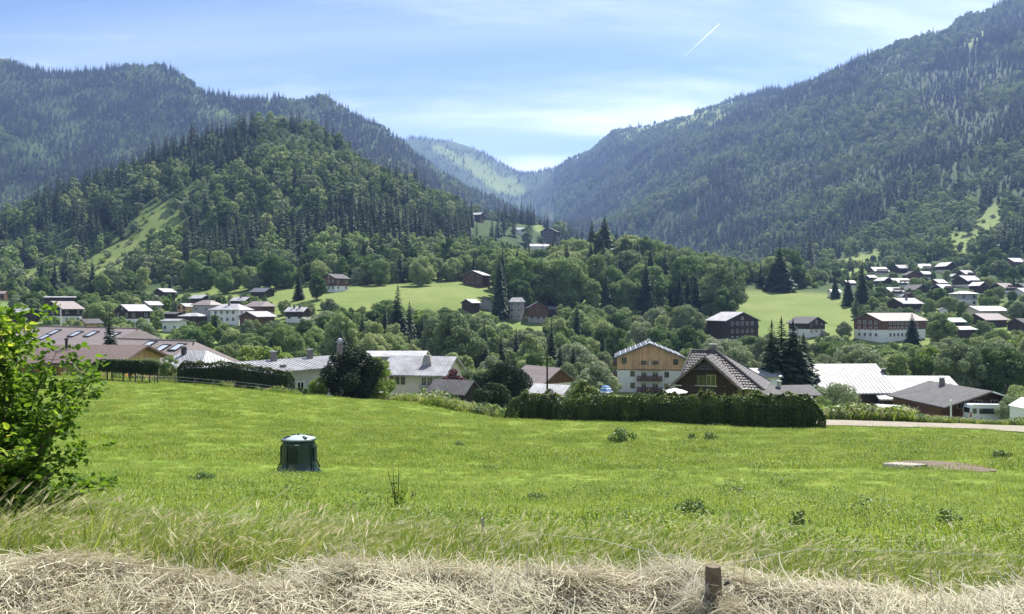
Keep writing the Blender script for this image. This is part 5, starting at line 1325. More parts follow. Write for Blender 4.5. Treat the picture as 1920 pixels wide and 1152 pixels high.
def hedge(name, label, path, width, mt, dens=150, size=0.075, skirt=0.0, seed=1, lump=0.16, stems=0, dome=0.08):
    """path: (u, d, v of the top)"""
    rng = np.random.default_rng(seed)
    us = np.array([p[0] for p in path], float); ds = np.array([p[1] for p in path], float); vt = np.array([p[2] for p in path], float)
    xs = (us - UC) / F * ds; zt = -(vt - VC) / F * ds
    seg = np.r_[0, np.cumsum(np.hypot(np.diff(xs), np.diff(ds)))]; L = seg[-1]
    hm = 2.2
    n = int(dens * L * (2 * hm + width))
    s = rng.uniform(0, L, n); X0 = np.interp(s, seg, xs); Y0 = np.interp(s, seg, ds); ZT = np.interp(s, seg, zt)
    tx = np.interp(np.minimum(s + 0.1, L), seg, xs) - np.interp(np.maximum(s - 0.1, 0), seg, xs); ty = np.interp(np.minimum(s + 0.1, L), seg, ds) - np.interp(np.maximum(s - 0.1, 0), seg, ds)
    ln = np.hypot(tx, ty); nxv, nyv = ty / ln, -tx / ln           # towards the viewer
    G = ground(X0, Y0) + skirt
    face = rng.random(n); top = face < width / (2 * hm + width) * 1.5; back = face > 0.86
    w_ = np.where(top, rng.uniform(-0.5 + dome, 0.5 - dome, n), np.where(back, -0.5, 0.5)) * width
    ends = np.minimum(s, L - s)
    lumpv = lump * 2.2 * fbm(s / 0.9 + seed, np.where(top, 5.0, (ZT - G)) / 1.1 + w_, 3)
    hgt = (ZT - G) * (1 - 0.25 * np.exp(-(ends / 0.35) ** 2))
    t = np.where(top, 1.0, rng.random(n) ** 0.8)
    z = G + hgt * t + np.where(top, lumpv, 0) + rng.normal(0, 0.04, n)
    rnd = np.where(top, 0, np.clip((t - 0.35) / 0.65, 0, 1) ** 2 * dome * width)
    off = w_ + np.sign(w_) * np.where(top, 0, lumpv - rnd) + rng.normal(0, 0.05, n)
    P_ = np.stack([X0 + nxv * off, Y0 + nyv * off, z], 1)
    N_ = np.stack([nxv * np.sign(off) * (~top), nyv * np.sign(off) * (~top), top * 1.0], 1) + rng.normal(0, 0.55, (n, 3)) + np.array([0, 0, 0.25])
    x0, y0 = xs.mean(), ds.mean(); z0 = gz(x0, y0)
    v, f = quads(P_ - np.array([x0, y0, z0]), N_, size * rng.uniform(0.7, 1.3, n), rng, 0.75)
    o = empty(name, (x0, y0, z0), 0, label, 'hedge')
    link('foliage', np_mesh('foliage', v, f, (mt,)), o)
    ns = int(L * 110); s2 = rng.uniform(0.1, L - 0.1, ns); t2 = rng.random(ns)          # shoots whose lighter green paints in the sunlit hedge top
    a2 = np.interp(s2, seg, xs); b2 = np.interp(s2, seg, ds); c2_ = np.interp(s2, seg, zt) + lump * 2.2 * fbm(s2 / 0.9 + seed, 5.0 / 1.1 + 0 * s2, 3)
    sp = np.stack([a2 - x0, b2 - y0 + (rng.uniform(-0.5, 0.5, ns)) * width * 0.8, c2_ - z0 + rng.exponential(0.10, ns) * (0.4 + 1.2 * (fbm(s2 / 0.4, s2 * 0 + 2, 2) > 0)) - 0.05], 1)
    v2, f2 = quads(sp, rng.normal(0, 0.7, (ns, 3)) + np.array([0, -0.3, 0.6]), size * 0.9 * rng.uniform(0.6, 1.2, ns), rng, 0.6)
    link('sunlit_tint_shoot', np_mesh('sunlit_tint_shoot', v2, f2, (M_LIME,)), o)
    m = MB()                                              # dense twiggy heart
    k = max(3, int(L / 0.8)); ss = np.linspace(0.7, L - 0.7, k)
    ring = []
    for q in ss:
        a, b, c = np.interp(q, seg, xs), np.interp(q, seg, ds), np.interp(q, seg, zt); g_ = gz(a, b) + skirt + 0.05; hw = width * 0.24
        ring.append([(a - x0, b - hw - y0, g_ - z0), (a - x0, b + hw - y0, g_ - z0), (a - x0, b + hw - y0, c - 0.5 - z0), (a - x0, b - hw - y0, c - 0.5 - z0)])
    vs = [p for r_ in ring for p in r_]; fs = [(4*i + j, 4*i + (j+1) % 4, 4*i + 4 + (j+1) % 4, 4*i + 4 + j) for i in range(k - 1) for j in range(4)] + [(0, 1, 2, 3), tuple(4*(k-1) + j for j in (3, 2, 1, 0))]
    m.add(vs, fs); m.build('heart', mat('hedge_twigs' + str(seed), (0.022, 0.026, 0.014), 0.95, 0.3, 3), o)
    for q in range(stems):
        sx = L * (q + 0.5) / stems + rng.uniform(-.2, .2); a, b = np.interp(sx, seg, xs), np.interp(sx, seg, ds); g_ = gz(a, b)
        MB().tube([(a - x0, b - y0, g_ - 0.2 - z0), (a - x0 + rng.uniform(-.1, .1), b - y0, g_ + skirt + 0.4 - z0)], [0.07, 0.05], 6).build('stem', M_BARK, o)
    return o
hedge('clipped_hedge', 'flat topped clipped hedge on bare stems before the straw chalet', [(180, 69, 675), (240, 68.5, 676), (304, 68, 679)], 1.0, M_HEDGE, 330, 0.06, 0.75, 2, 0.05, stems=9)
hedge('garden_hedge', 'long dark hedge sloping down from the parked car to the low building', [(333, 72, 681), (400, 73, 681), (450, 74, 683), (500, 75, 692), (552, 76, 698)], 1.3, M_HEDGE, 360, 0.06, 0.0, 3, 0.2, dome=0.22)
hedge('field_hedge', 'long bushy hedge bordering the field before the tiled house', [(958, 56, 752), (985, 55.5, 738), (1030, 55, 741), (1060, 54.5, 750), (1100, 54, 746), (1150, 53.4, 743), (1200, 52.8, 741), (1260, 52, 744), (1300, 51.5, 742), (1350, 50.8, 745), (1400, 50.2, 744), (1450, 49.6, 746), (1500, 49, 746), (1530, 48.6, 755), (1548, 48.4, 772)], 1.7, M_HEDGE, 420, 0.06, 0.0, 4, 0.36, dome=0.34)
# ------------------------------------------------------------------ track, bare patch
GRAVEL = mat('gravel', (0.235, 0.205, 0.160), 0.95, 0.18, 1.2, 0.4, 25, coords='Object', detail=8)
SOIL = mat('bare_soil', (0.120, 0.086, 0.062), 0.95, 0.28, 1.5, 0.7, 6, detail=8)
def drape(name, mt, rows, lift, label, cat):
    n = len(rows[0]); v = []
    for r_ in rows:
        for (x, y) in r_: v.append((x, y, gz(x, y) + lift))
    f = [(i*n + j, i*n + j + 1, (i+1)*n + j + 1, (i+1)*n + j) for i in range(len(rows) - 1) for j in range(n - 1)]
    me = np_mesh(name, v, f, (mt,), smooth=True)
    return tag(link(name, me), label, cat, kind='structure')
us_ = np.linspace(1500, 2150, 60)
rows = []
for t in np.linspace(0, 1, 9):
    row = []
    for u in us_:
        near_d = np.interp(u, [1500, 1700, 1850, 1920, 2150], [50.6, 50.6, 49.2, 46.8, 42]); far_d = np.interp(u, [1500, 1700, 1920, 2150], [58.2, 57.6, 56.6, 52])
        dd = near_d + (far_d - near_d) * t + 0.35 * float(fbm(u / 14.0, t * 3.0 + 2, 2)) * (1 if t in (0.0, 1.0) else 0)
        row.append(spot(u, dd))
    rows.append(row)
track = drape('gravel_track', GRAVEL, rows, 0.05, 'pale gravel track running along the far right edge of the field', 'track')
pd = solve_d(1760, 874, 31)
cxp, cyp = spot(1762, pd)
rows = []
for i in range(9):
    row = []
    for j in range(33):
        a = 2 * math.pi * j / 32; rr = i / 8 * (1 + 0.28 * float(vnoise(2.2 * math.cos(a) + 5, 2.2 * math.sin(a) + 3)))
        row.append((cxp + 1.5 * rr * math.cos(a), cyp + 2.3 * rr * math.sin(a)))
    rows.append(row)
patch = drape('bare_earth', SOIL, rows, 0.035, 'patch of bare brown earth worn into the field beside the pallet', 'earth')
# ------------------------------------------------------------------ grass of the field
def blades(seed, n, rad, hmin, hmax, wid, lean=0.35, clover=0):
    rng = np.random.default_rng(seed); V, Q = [], []
    for k in range(n):
        a = rng.uniform(0, 6.28); r_ = rad * math.sqrt(rng.random()); x, y = r_ * math.cos(a), r_ * math.sin(a)
        h = rng.uniform(hmin, hmax); b = rng.uniform(0, 6.28); l_ = lean * h * rng.uniform(0.3, 1.6); dx, dy = math.cos(b), math.sin(b); w_ = wid * rng.uniform(0.6, 1.3)
        i = len(V)
        V += [(x - dy*w_, y + dx*w_, -0.02), (x + dy*w_, y - dx*w_, -0.02), (x + dx*l_*.4 + dy*w_*.8, y + dy*l_*.4 - dx*w_*.8, h*.6), (x + dx*l_*.4 - dy*w_*.8, y + dy*l_*.4 + dx*w_*.8, h*.6),
              (x + dx*l_ + dy*w_*.15, y + dy*l_ - dx*w_*.15, h), (x + dx*l_ - dy*w_*.15, y + dy*l_ + dx*w_*.15, h)]
        Q += [(i, i+1, i+2, i+3), (i+3, i+2, i+4, i+5)]
    for k in range(clover):
        a = rng.uniform(0, 6.28); r_ = rad * math.sqrt(rng.random()); c = np.array([[r_ * math.cos(a), r_ * math.sin(a), rng.uniform(hmin * .5, hmax * .8)]])
        v, f = quads(c, np.array([[0, 0, 1.0]]) + rng.normal(0, .35, (1, 3)), wid * 2.0, rng); Q += [tuple(f[0] + len(V))]; V += [tuple(p) for p in v]
    return np_mesh('tuft', np.array(V), np.array(Q), (M_GRASS,))
TUFT = proto_coll('tuft', [blades(400 + i, 60, 0.25, 0.02, 0.065, 0.0042, 0.7, 70) for i in range(4)] + [blades(420 + i, 80, 0.55, 0.03, 0.10, 0.009, 0.6, 60) for i in range(4)]
                  + [np_mesh('tuft', *crown_leaves(np.random.default_rng(440 + i), [(0, 0, .12, .16), (.15, .05, .08, .13), (-.12, .1, .1, .12)], 5200, .011), (M_WEED,)) for i in range(2)])
rng = np.random.default_rng(50)
def in_field(u, d, x, y):
    edge = np.interp(u, [-200, 130, 330, 560, 700, 800, 900, 958, 1200, 1548, 1600, 1850, 1920, 2100], [72, 71, 71, 78, 84, 84, 72, 56.5, 53.4, 49.5, 50.5, 49, 46.6, 43])
    e2 = np.hypot((x - cxp) / 1.6, (y - cyp) / 2.4)
    return (d < edge) & (e2 > 0.92 + 0.5 * fbm(x * 2, y * 2, 2))
PTS, SCL, IDX = [], [], []
for d0_, d1_, dens_, kind_ in ((5.2, 9, 26, 0), (9, 15, 18, 0), (15, 26, 9, 0), (26, 45, 5.5, 1), (45, 86, 3.0, 1)):
    x1_ = 1.12 * (980 / F) * d1_; n = int(dens_ * 2 * x1_ * (d1_ - d0_))
    x = rng.uniform(-x1_, x1_, n); y = rng.uniform(d0_, d1_, n); u = UC + F * x / y
    k = (u > -120) & (u < 2040) & in_field(u, y, x, y); x, y = x[k], y[k]; n = len(x)
    nz_ = fbm(x / 1.6, y / 1.6, 3)
    IDX.append(np.where((rng.random(n) < 0.003 + 0.008 * (nz_ > 0.3)) & (y < 60), rng.integers(8, 10, n), rng.integers(0, 4, n) + 4 * kind_))
    PTS.append(np.stack([x, y, ground(x, y)], 1)); SCL.append((0.75 + 0.9 * np.clip(nz_ + 0.3, 0, 1)) * rng.uniform(0.7, 1.3, n))
PTS = np.concatenate(PTS); SCL = np.concatenate(SCL); IDX = np.concatenate(IDX)
rot = np.zeros_like(PTS); rot[:, 2] = rng.uniform(0, 6.28, len(PTS))
tag(scatter('meadow_grass', PTS, rot, SCL, IDX, TUFT), 'short bright green grass and clover of the sloping field', 'grass', kind='stuff')
# ------------------------------------------------------------------ taller growth
def tall(seed, n, rad, hmin, hmax, heads, wind=0.5, wid=0.0028):
    rng = np.random.default_rng(seed); V, Q, MI = [], [], []
    for k in range(n):
        a = rng.uniform(0, 6.28); r_ = rad * math.sqrt(rng.random()); x, y = r_ * math.cos(a), r_ * math.sin(a)
        h = rng.uniform(hmin, hmax); lx = h * wind * rng.uniform(0.4, 1.4); ly = h * rng.normal(0, .18); w_ = wid * rng.uniform(.7, 1.6); b = rng.uniform(0, 3.14); cx_, cy_ = math.cos(b) * w_, math.sin(b) * w_
        pts = [(x + lx * t * t, y + ly * t * t, h * (t - 0.18 * t * t)) for t in (0, .35, .7, 1.0)]
        for i in range(3):
            j = len(V); f0, f1 = 1 - .25 * i, 1 - .25 * (i + 1)
            V += [(pts[i][0] - cx_*f0, pts[i][1] - cy_*f0, pts[i][2]), (pts[i][0] + cx_*f0, pts[i][1] + cy_*f0, pts[i][2]), (pts[i+1][0] + cx_*f1, pts[i+1][1] + cy_*f1, pts[i+1][2]), (pts[i+1][0] - cx_*f1, pts[i+1][1] - cy_*f1, pts[i+1][2])]
            Q.append((j, j+1, j+2, j+3)); MI.append(0)
        if rng.random() < heads:
            e = np.array(pts[3]); dr = np.array(pts[3]) - np.array(pts[2]); dr /= np.linalg.norm(dr) + 1e-9; dr = dr + np.array([0.35, 0, -0.15]); hl = rng.uniform(.05, .11)
            for q in range(3):
                s = rng.normal(0, .006, 3); j = len(V); ww = rng.uniform(.002, .0045); c0 = e - dr * .02; c1 = e + dr * hl
                mid = (c0 + c1) / 2; sd_ = np.array([math.sin(q * 2.1), math.cos(q * 2.1), .3]) * ww
                V += [tuple(c0), tuple(mid + sd_ + s), tuple(c1 + s), tuple(mid - sd_ + s)]; Q.append((j, j+1, j+2, j+3)); MI.append(1)
    return np_mesh('stalks', np.array(V), np.array(Q), (M_TALL, M_SEED), MI)
TALL = proto_coll('stalks', [tall(500 + i, 30, .22, .08, .48, .34) for i in range(4)] + [tall(520 + i, 60, .17, .06, .24, .03, .35, .0038) for i in range(3)])
def hay_edge(u): return np.interp(u, [-400, 0, 170, 330, 500, 650, 800, 1000, 1200, 1300, 1400, 1500, 1700, 1920, 2300], [5.15, 5.1, 5.15, 4.95, 4.82, 5.1, 4.9, 4.92, 4.85, 4.98, 4.75, 4.7, 4.7, 4.6, 4.5])
n = 9000
x = rng.uniform(-7.5, 7.5, n); y = rng.uniform(3.7, 9.5, n); u = UC + F * x / y
he_ = hay_edge(u) - 0.12; far_ = he_ + np.interp(u, [0, 300, 700, 1000, 1400, 1920], [3.6, 3.0, 2.4, 2.0, 1.7, 1.9]) * (1 + 0.5 * fbm(x / 1.3, y / 1.3, 2))
k = (u > -140) & (u < 2060) & (y > he_) & (rng.random(n) < np.clip((far_ - y) / 1.0, 0.0, 1)); x, y, u = x[k], y[k], u[k]; n = len(x)
q = np.clip((far_[k] - y) / (far_[k] - he_[k]), 0, 1)
ix = np.where(rng.random(n) < 0.42 + 0.5 * fbm(x / 1.1 + 7, y / 1.1, 2), rng.integers(0, 4, n), rng.integers(4, 7, n))
sc = rng.uniform(0.55, 1.05, n) * (0.5 + 0.55 * q) * np.interp(u, [0, 600, 1000, 1920], [1.15, 1.0, 0.85, 0.95]) * (1 + 0.5 * fbm(x / 0.7, y / 0.7, 2))
rot = np.stack([rng.normal(0, .14, n), rng.normal(0, .14, n), rng.normal(0, 1.1, n)], 1)
tag(scatter('tall_grass', np.stack([x, y, ground(x, y) - .01], 1), rot, sc, ix, TALL), 'tall seeding grass bent by the wind along the mown verge', 'grass', kind='stuff')
# weeds beside the gravel track, before the farm and along the field edge
pts, scs = [], []
for (u0, u1, d0_, d1_, n, s0, s1) in ((1548, 1700, 58.2, 62, 420, 1.5, 3.2), (1700, 1960, 57.6, 61, 560, 0.7, 1.7), (800, 965, 72, 80, 260, 2, 4.0), (700, 830, 84, 90, 160, 2, 4), (120, 560, 72, 78, 300, 1.2, 2.4)):
    u = rng.uniform(u0, u1, n); dd = rng.uniform(d0_, d1_, n); x = (u - UC) / F * dd
    pts.append(np.stack([x, dd, ground(x, dd)], 1)); scs.append(rng.uniform(s0, s1, n) * (1 + 0.8 * fbm(x / 2.5, dd / 2.5, 2)))
pts = np.concatenate(pts); scs = np.concatenate(scs); n = len(pts)
rot = np.zeros((n, 3)); rot[:, 2] = rng.uniform(0, 6.28, n)
WEEDS = proto_coll('weeds', [tall(540 + i, 60, .22, .14, .34, .3, .2, .012) for i in range(2)] + [np_mesh('weeds', *crown_leaves(np.random.default_rng(560 + i), [(0, 0, .14, .2), (.18, .05, .10, .15), (-.15, .1, .16, .15)], 1500, .035), (M_LIME if i else M_WEED,)) for i in range(2)])
tag(scatter('roadside_weeds', pts, rot, scs, rng.integers(0, 4, n), WEEDS), 'rank weeds along the gravel track and the far field edge', 'weeds', kind='stuff')
# ------------------------------------------------------------------ hay feeder
bd = solve_d(560, 887, 25)
bx_, by_ = spot(560, bd)
GREENP = mat('dark_green_plastic', (0.005, 0.026, 0.022), 0.34, 0.12, 1.5, spec=0.6)
LIDP = mat('lid_glare_plastic', (0.34, 0.41, 0.41), 0.35, 0.12, 1.5, spec=0.6)  # glare on the grey-green lid is put into this pale colour
HOLE = mat('feeder_opening', (0.005, 0.016, 0.014), 0.6, 0.1)
fd = empty('hay_feeder', (bx_, by_, gz(bx_, by_) - 0.02), R(-4), 'dark green plastic hay feeder with conical lid toned pale for glare standing in the field', 'hay feeder')
fs_ = 1450 / F * (bd / 25.0)
oct_ = lambda a: 1 - 0.022 * (1 - math.cos(8 * a)) / 2
body = MB().lathe([(0.655, 0.0), (0.66, 0.10), (0.60, 0.16), (0.565, 0.24), (0.535, 0.42), (0.51, 0.72), (0.49, 0.96), (0.485, 1.04)], 48, f=oct_).build('body', GREENP, fd, smooth=True)
MB().lathe([(0.70, -0.02), (0.705, 0.035), (0.66, 0.055), (0.655, -0.02)], 48).build('base_flange', GREENP, fd, smooth=True)
MB().lathe([(0.50, 1.03), (0.525, 1.035), (0.525, 1.075), (0.505, 1.085), (0.49, 1.05)], 48).build('rim', GREENP, fd)
lid = MB().lathe([(0.51, 1.086), (0.515, 1.10), (0.40, 1.135), (0.20, 1.18), (0.05, 1.205), (0.0, 1.207)], 40).build('lid', LIDP, fd, smooth=True)
MB().lathe([(0.035, 1.20), (0.04, 1.235), (0.02, 1.26), (0.0, 1.262)], 12).build('knob', GREENP, lid, smooth=True)
for a in (40, 130, 215, 320):
    s = MB().add([(-0.05, -0.10, 0), (0.05, -0.10, 0), (0.018, 0.11, 0.045), (-0.018, 0.11, 0.045), (-0.05, -0.10, 0.03), (0.05, -0.10, 0.03), (0.018, 0.11, 0.07), (-0.018, 0.11, 0.07)], [(0,3,2,1), (4,5,6,7), (0,1,5,4), (1,2,6,5), (2,3,7,6), (3,0,4,7)]).build('vent', GREENP, lid)
    aa = R(a); s.location = (0.36 * math.cos(aa), 0.36 * math.sin(aa), 1.135); s.rotation_euler = (0, 0, aa + math.pi / 2)
for k in range(8):
    a = 2 * math.pi * (k + 0.5) / 8
    r_ = MB().tube([(0.640 * math.cos(a), 0.640 * math.sin(a), 0.16), (0.532 * math.cos(a), 0.532 * math.sin(a), 0.42), (0.494 * math.cos(a), 0.494 * math.sin(a), 0.94)], [0.03, 0.022, 0.018], 6).build('rib', GREENP, body)
for a in (-90, 0, 90, 180):
    aa = R(a); p = MB().prism([(-0.13, 0.42), (0.13, 0.42), (0.12, 0.82), (0.06, 0.88), (-0.06, 0.88), (-0.12, 0.82)], 'y', -0.545, -0.47).build('feed_opening', HOLE, body)
    p.rotation_euler = (0, 0, aa + math.pi / 2)
MB().box(0.06, 0.2, -0.535, -0.515, 0.965, 0.985).build('label_strip', TRIM_W, body)
# ------------------------------------------------------------------ pallet
PALW = mat('pallet_wood', (0.52, 0.47, 0.40), 0.85, 0.15, 6, 0.3, 30)
dp = solve_d(1697, 878, 30); x, y = spot(1697, dp)
pl_ = empty('pallet', (x, y, gz(x, y) + 0.01), R(24), 'weathered wooden pallet lying flat beside the bare earth', 'pallet')
pl_.rotation_euler = (R(-7), R(2), R(24))
for k in range(7): MB().box(-0.40, 0.40, -0.6 + k * 0.185, -0.6 + k * 0.185 + 0.09, 0.12, 0.142).build('slat', PALW, pl_)
for k in range(3): MB().box(-0.40 + k * 0.35, -0.30 + k * 0.35, -0.6, 0.6, 0.0, 0.118).build('stringer', PALW, pl_)
# ------------------------------------------------------------------ vehicles
VPAINT = mat('white_car_paint', (0.72, 0.73, 0.75), 0.22, 0.03, 0.5, spec=0.6)
TYRE = mat('tyre_rubber', (0.02, 0.02, 0.02), 0.8, 0.1)
RIM = mat('wheel_rim', (0.4, 0.4, 0.42), 0.3, 0.1, metal=0.8)
REDL = mat('tail_lamp', (0.45, 0.03, 0.02), 0.2, 0.1); CLRL = mat('head_lamp', (0.7, 0.72, 0.75), 0.1, 0.05)
def wheel(par, x, y, r_, w_):
    wh = MB().lathe([(r_ * 0.62, -w_/2), (r_ * 0.96, -w_/2), (r_, -w_ * 0.3), (r_, w_ * 0.3), (r_ * 0.96, w_/2), (r_ * 0.62, w_/2)], 20).build('wheel', TYRE, par, smooth=False)
    wh.location = (x, y, r_); wh.rotation_euler = (R(90), 0, 0)
    MB().lathe([(r_ * 0.61, -w_ * 0.42), (r_ * 0.2, -w_ * 0.36), (r_ * 0.2, w_ * 0.36), (r_ * 0.61, w_ * 0.42)], 14).build('rim', RIM, wh)
dv = solve_d(1858, 786, 86, 0.85, 1.15); x, y = spot(1858, dv)
vn = empty('minibus', (x, y, gz(x, y)), R(-3), 'white long-wheelbase minibus parked beside the farmhouse', 'minibus')
prof = [(-3.0, 0.42), (-3.02, 1.2), (-2.98, 2.0), (-2.86, 2.42), (-2.6, 2.52), (0.9, 2.50), (1.35, 2.40), (1.72, 2.02), (2.22, 1.42), (2.72, 1.22), (2.98, 1.02), (3.03, 0.62), (2.98, 0.40)]
m = MB(); nP = len(prof); lay = []
for (yy, ins) in ((-1.0, 0.0), (-0.98, 1), (0.98, 1), (1.0, 0)):
    pass
ring = []
for yy, top_in in ((-0.86, 0), (-1.0, 1), (1.0, 1), (0.86, 0)):
    ring.append([(px_v * (0.992 if not top_in else 1), yy * (1 - 0.07 * max(0, (pz - 1.2) / 1.3)), pz) for px_v, pz in prof])
vs_ = [p for r_ in ring for p in r_]
fsx = [tuple(range(nP)), tuple(range(3 * nP, 4 * nP))[::-1]]
for i in range(3): fsx += [(i*nP + j, (i+1)*nP + j, (i+1)*nP + (j+1) % nP, i*nP + (j+1) % nP) for j in range(nP)]
bodyv = m.add(vs_, fsx).build('body', VPAINT, vn)
def vside(x0, x1, z0, z1, nm='side_window', x1b=None):
    for sg in (-1, 1):
        f_ = lambda z: sg * (1.0 * (1 - 0.07 * max(0, (z - 1.2) / 1.3)) + 0.006)
        xa = x1 if x1b is None else x1b
        MB().add([(x0, f_(z0), z0), (x1, f_(z0), z0), (xa, f_(z1), z1), (x0, f_(z1), z1), (x0, f_(z0) - sg*.03, z0), (x1, f_(z0) - sg*.03, z0), (xa, f_(z1) - sg*.03, z1), (x0, f_(z1) - sg*.03, z1)],
                 [(0,1,2,3), (7,6,5,4), (0,4,5,1), (1,5,6,2), (2,6,7,3), (3,7,4,0)]).build(nm, GLASS, vn)
vside(-2.72, -2.28, 1.38, 2.02); vside(-1.95, -0.7, 1.36, 2.02); vside(-0.66, 0.72, 1.36, 2.02); vside(0.9, 1.98, 1.40, 2.02, 'door_window', 1.45)
MB().add([(1.42, -0.84, 2.34), (1.42, 0.84, 2.34), (2.22, 0.9, 1.46), (2.22, -0.9, 1.46), (1.46, -0.84, 2.38), (1.46, 0.84, 2.38), (2.27, 0.9, 1.49), (2.27, -0.9, 1.49)], [(0,1,2,3), (7,6,5,4), (0,4,5,1), (1,5,6,2), (2,6,7,3), (3,7,4,0)]).build('windscreen', GLASS, vn)
MB().box(-3.03, -2.99, -0.7, 0.7, 1.4, 2.05).build('rear_window', GLASS, vn)
for sg in (-1, 1):
    MB().box(-3.035, -2.9, sg * 0.9 - 0.07, sg * 0.9 + 0.07, 0.9, 1.5).build('tail_light', REDL, vn); MB().box(2.72, 2.98, sg * 0.72 - 0.16, sg * 0.72 + 0.16, 0.92, 1.12).build('headlight', CLRL, vn)
    MB().box(1.72, 1.82, sg * 1.14 - 0.1, sg * 1.14 + 0.1, 1.35, 1.65).build('mirror', DARKM, vn)
    MB().box(0.35, 0.55, sg * 1.0 - 0.02, sg * 1.0 + 0.02, 1.1, 1.14).build('handle', DARKM, vn)
    for wx in (-1.75, 2.05): wheel(vn, wx, sg * 0.88, 0.36, 0.24)
MB().box(-3.06, 3.06, -0.96, 0.96, 0.34, 0.55).build('bumper', DARKM, vn)
def car(label, u, vb, d0, yaw, paint=VPAINT):
    d_ = solve_d(u, vb, d0, 0.9, 1.1); x, y = spot(u, d_)
    c = empty('parked_car', (x, y, gz(x, y)), R(yaw), label, 'car', None)
    def loft(secs, nm, mt):
        k = len(secs[0]); vs = [p for s_ in secs for p in s_]; fs = [tuple(range(k))[::-1], tuple((len(secs) - 1) * k + j for j in range(k))]
        for i in range(len(secs) - 1): fs += [(i*k + j, i*k + (j+1) % k, (i+1)*k + (j+1) % k, (i+1)*k + j) for j in range(k)]
        return MB().add(vs, fs).build(nm, mt, c)
    P1 = [(-2.05, .32), (-2.1, .62), (-1.98, .92), (-1.2, 1.0), (.95, .96), (1.85, .80), (2.08, .6), (2.05, .32)]
    loft([[(a * f_, yy, b) for a, b in P1] for yy, f_ in ((-.85, 1), (-.80, 1.0), (.80, 1.0), (.85, 1))], 'body', paint)
    P2 = [(-1.75, .97), (-1.35, 1.42), (-.9, 1.5), (.1, 1.47), (.95, .955)]
    loft([[(a, yy * (1 - .18 * max(0, b - .97) / .5), b) for a, b in P2] for yy in (-.76, .76)], 'cabin', GLASS)
    P3 = [(-1.4, 1.40), (-.9, 1.515), (.1, 1.485), (.3, 1.37), (.1, 1.44), (-.9, 1.46)]
    MB().prism(P3, 'y', -.64, .64).build('roof', paint, c)
    for sg in (-1, 1):
        for wx in (-1.3, 1.3): wheel(c, wx, sg * .76, .31, .2)
        MB().box(1.9, 2.06, sg * .6 - .14, sg * .6 + .14, .58, .74).build('headlight', CLRL, c); MB().box(-2.1, -1.98, sg * .66 - .1, sg * .66 + .1, .66, .86).build('tail_light', REDL, c)
    return c
car('white car parked between the two hedges at the field edge', 320, 732, 84, -60)
car('white car parked under the trees beside the huge dark evergreen', 722, 741, 100, -10)
car('second white car, nose to the huge dark evergreen', 742, 738, 106, 20)
car('white car parked in front of the brown boarded house', 1032, 604, 306, 5)
car('silver car below the dark gabled chalet', 1545, 629, 280, 4, RIM)
car('white car at the end of the farmhouse yard', 1716, 773, 97, 10)
# ------------------------------------------------------------------ shelter with wrapped bales
ds_ = solve_d(1684, 775, 98, 0.9, 1.1); x, y = spot(1684, ds_)
sh = empty('lean_to', (x, y, gz(x, y)), R(-4), 'flat sheet roof on posts sheltering white wrapped bales', 'shelter')
MB().add([(-2.5, -1.4, 1.55), (2.5, -1.4, 1.30), (2.5, 1.6, 1.75), (-2.5, 1.6, 2.0), (-2.5, -1.4, 1.61), (2.5, -1.4, 1.36), (2.5, 1.6, 1.81), (-2.5, 1.6, 2.06)], [(0,3,2,1), (4,5,6,7), (0,1,5,4), (1,2,6,5), (2,3,7,6), (3,0,4,7)]).build('roof', R_LITE, sh)
for px_s in (-2.3, 0.1, 2.3):
    for py_s in (-1.2, 1.4): MB().box(px_s - .06, px_s + .06, py_s - .06, py_s + .06, -0.3, 1.5).build('post', WOOD_G, sh)
for k, (a, b, c_) in enumerate(((-1.6, -.4, .0), (-.4, -.5, .0), (1.0, -.4, .0), (1.9, .3, .0), (-1.0, -.4, .72))):
    o = MB().lathe([(0.02, -.55), (.30, -.55), (.40, -.48), (.42, 0), (.40, .48), (.30, .55), (.02, .55)], 18).build('wrapped_bale', PLASTW, smooth=True)
    o.location = (x + a, y + b, gz(x, y) + .42 + c_); o.rotation_euler = (R(90), R(12 * k), R(80 + 9 * k))
    tag(o, ['white wrapped bale at the left end under the flat shelter', 'white wrapped bale second from the left under the shelter', 'white wrapped bale third from the left under the shelter', 'white wrapped bale at the right end under the shelter', 'white wrapped bale lying on top of the two left ones'][k], 'bale', 'wrapped bales under the shelter')
# ------------------------------------------------------------------ poles
def pole(name, label, u, d_, vt, r_, mt, arm=None, base=None):
    x, y = spot(u, d_); z0 = gz(x, y) if base is None else base; h_ = -(vt - VC) / F * d_ - z0
    o = empty(name, (x, y, z0), 0, label, 'pole'); MB().tube([(0, 0, -.4), (0, 0, h_)], [r_, r_ * .7], 8).build('shaft', mt, o)
    if arm: MB().box(-arm, arm, -.06, .06, h_ - .35, h_ - .22).build('crossarm', mt, o); [MB().lathe([(.04, h_ - .22), (.06, h_ - .14), (.03, h_ - .04)], 8, sx * arm * .85, 0).build('insulator', TRIM_W, o) for sx in (-1, 1)]
    else: MB().lathe([(r_ * 1.1, h_), (r_ * 1.1, h_ + .08), (0.01, h_ + .14)], 8).build('cap', mt, o)
    return o
pole('utility_pole', 'dark wooden utility pole beside the low grey roofed shed', 1026, 88, 668, .13, WOOD_D, .55)
pole('flagpole', 'thin white pole rising behind the skylight roofs', 114, 155, 570, .11, TRIM_W)
pole('utility_pole', 'dark utility pole right of the farmhouse', 1886, 112, 724, .12, WOOD_D)
pole('gate_post', 'white post standing before the farmhouse porch', 1783, 92, 752, .12, TRIM_W)
pole('fence_post', 'wooden post beside the willow shrub', 1612, 80, 742, .08, WOOD_G)
pole('utility_pole', 'slim pole on the meadow below the russet chalet', 535, 330, 562, .12, WOOD_D)
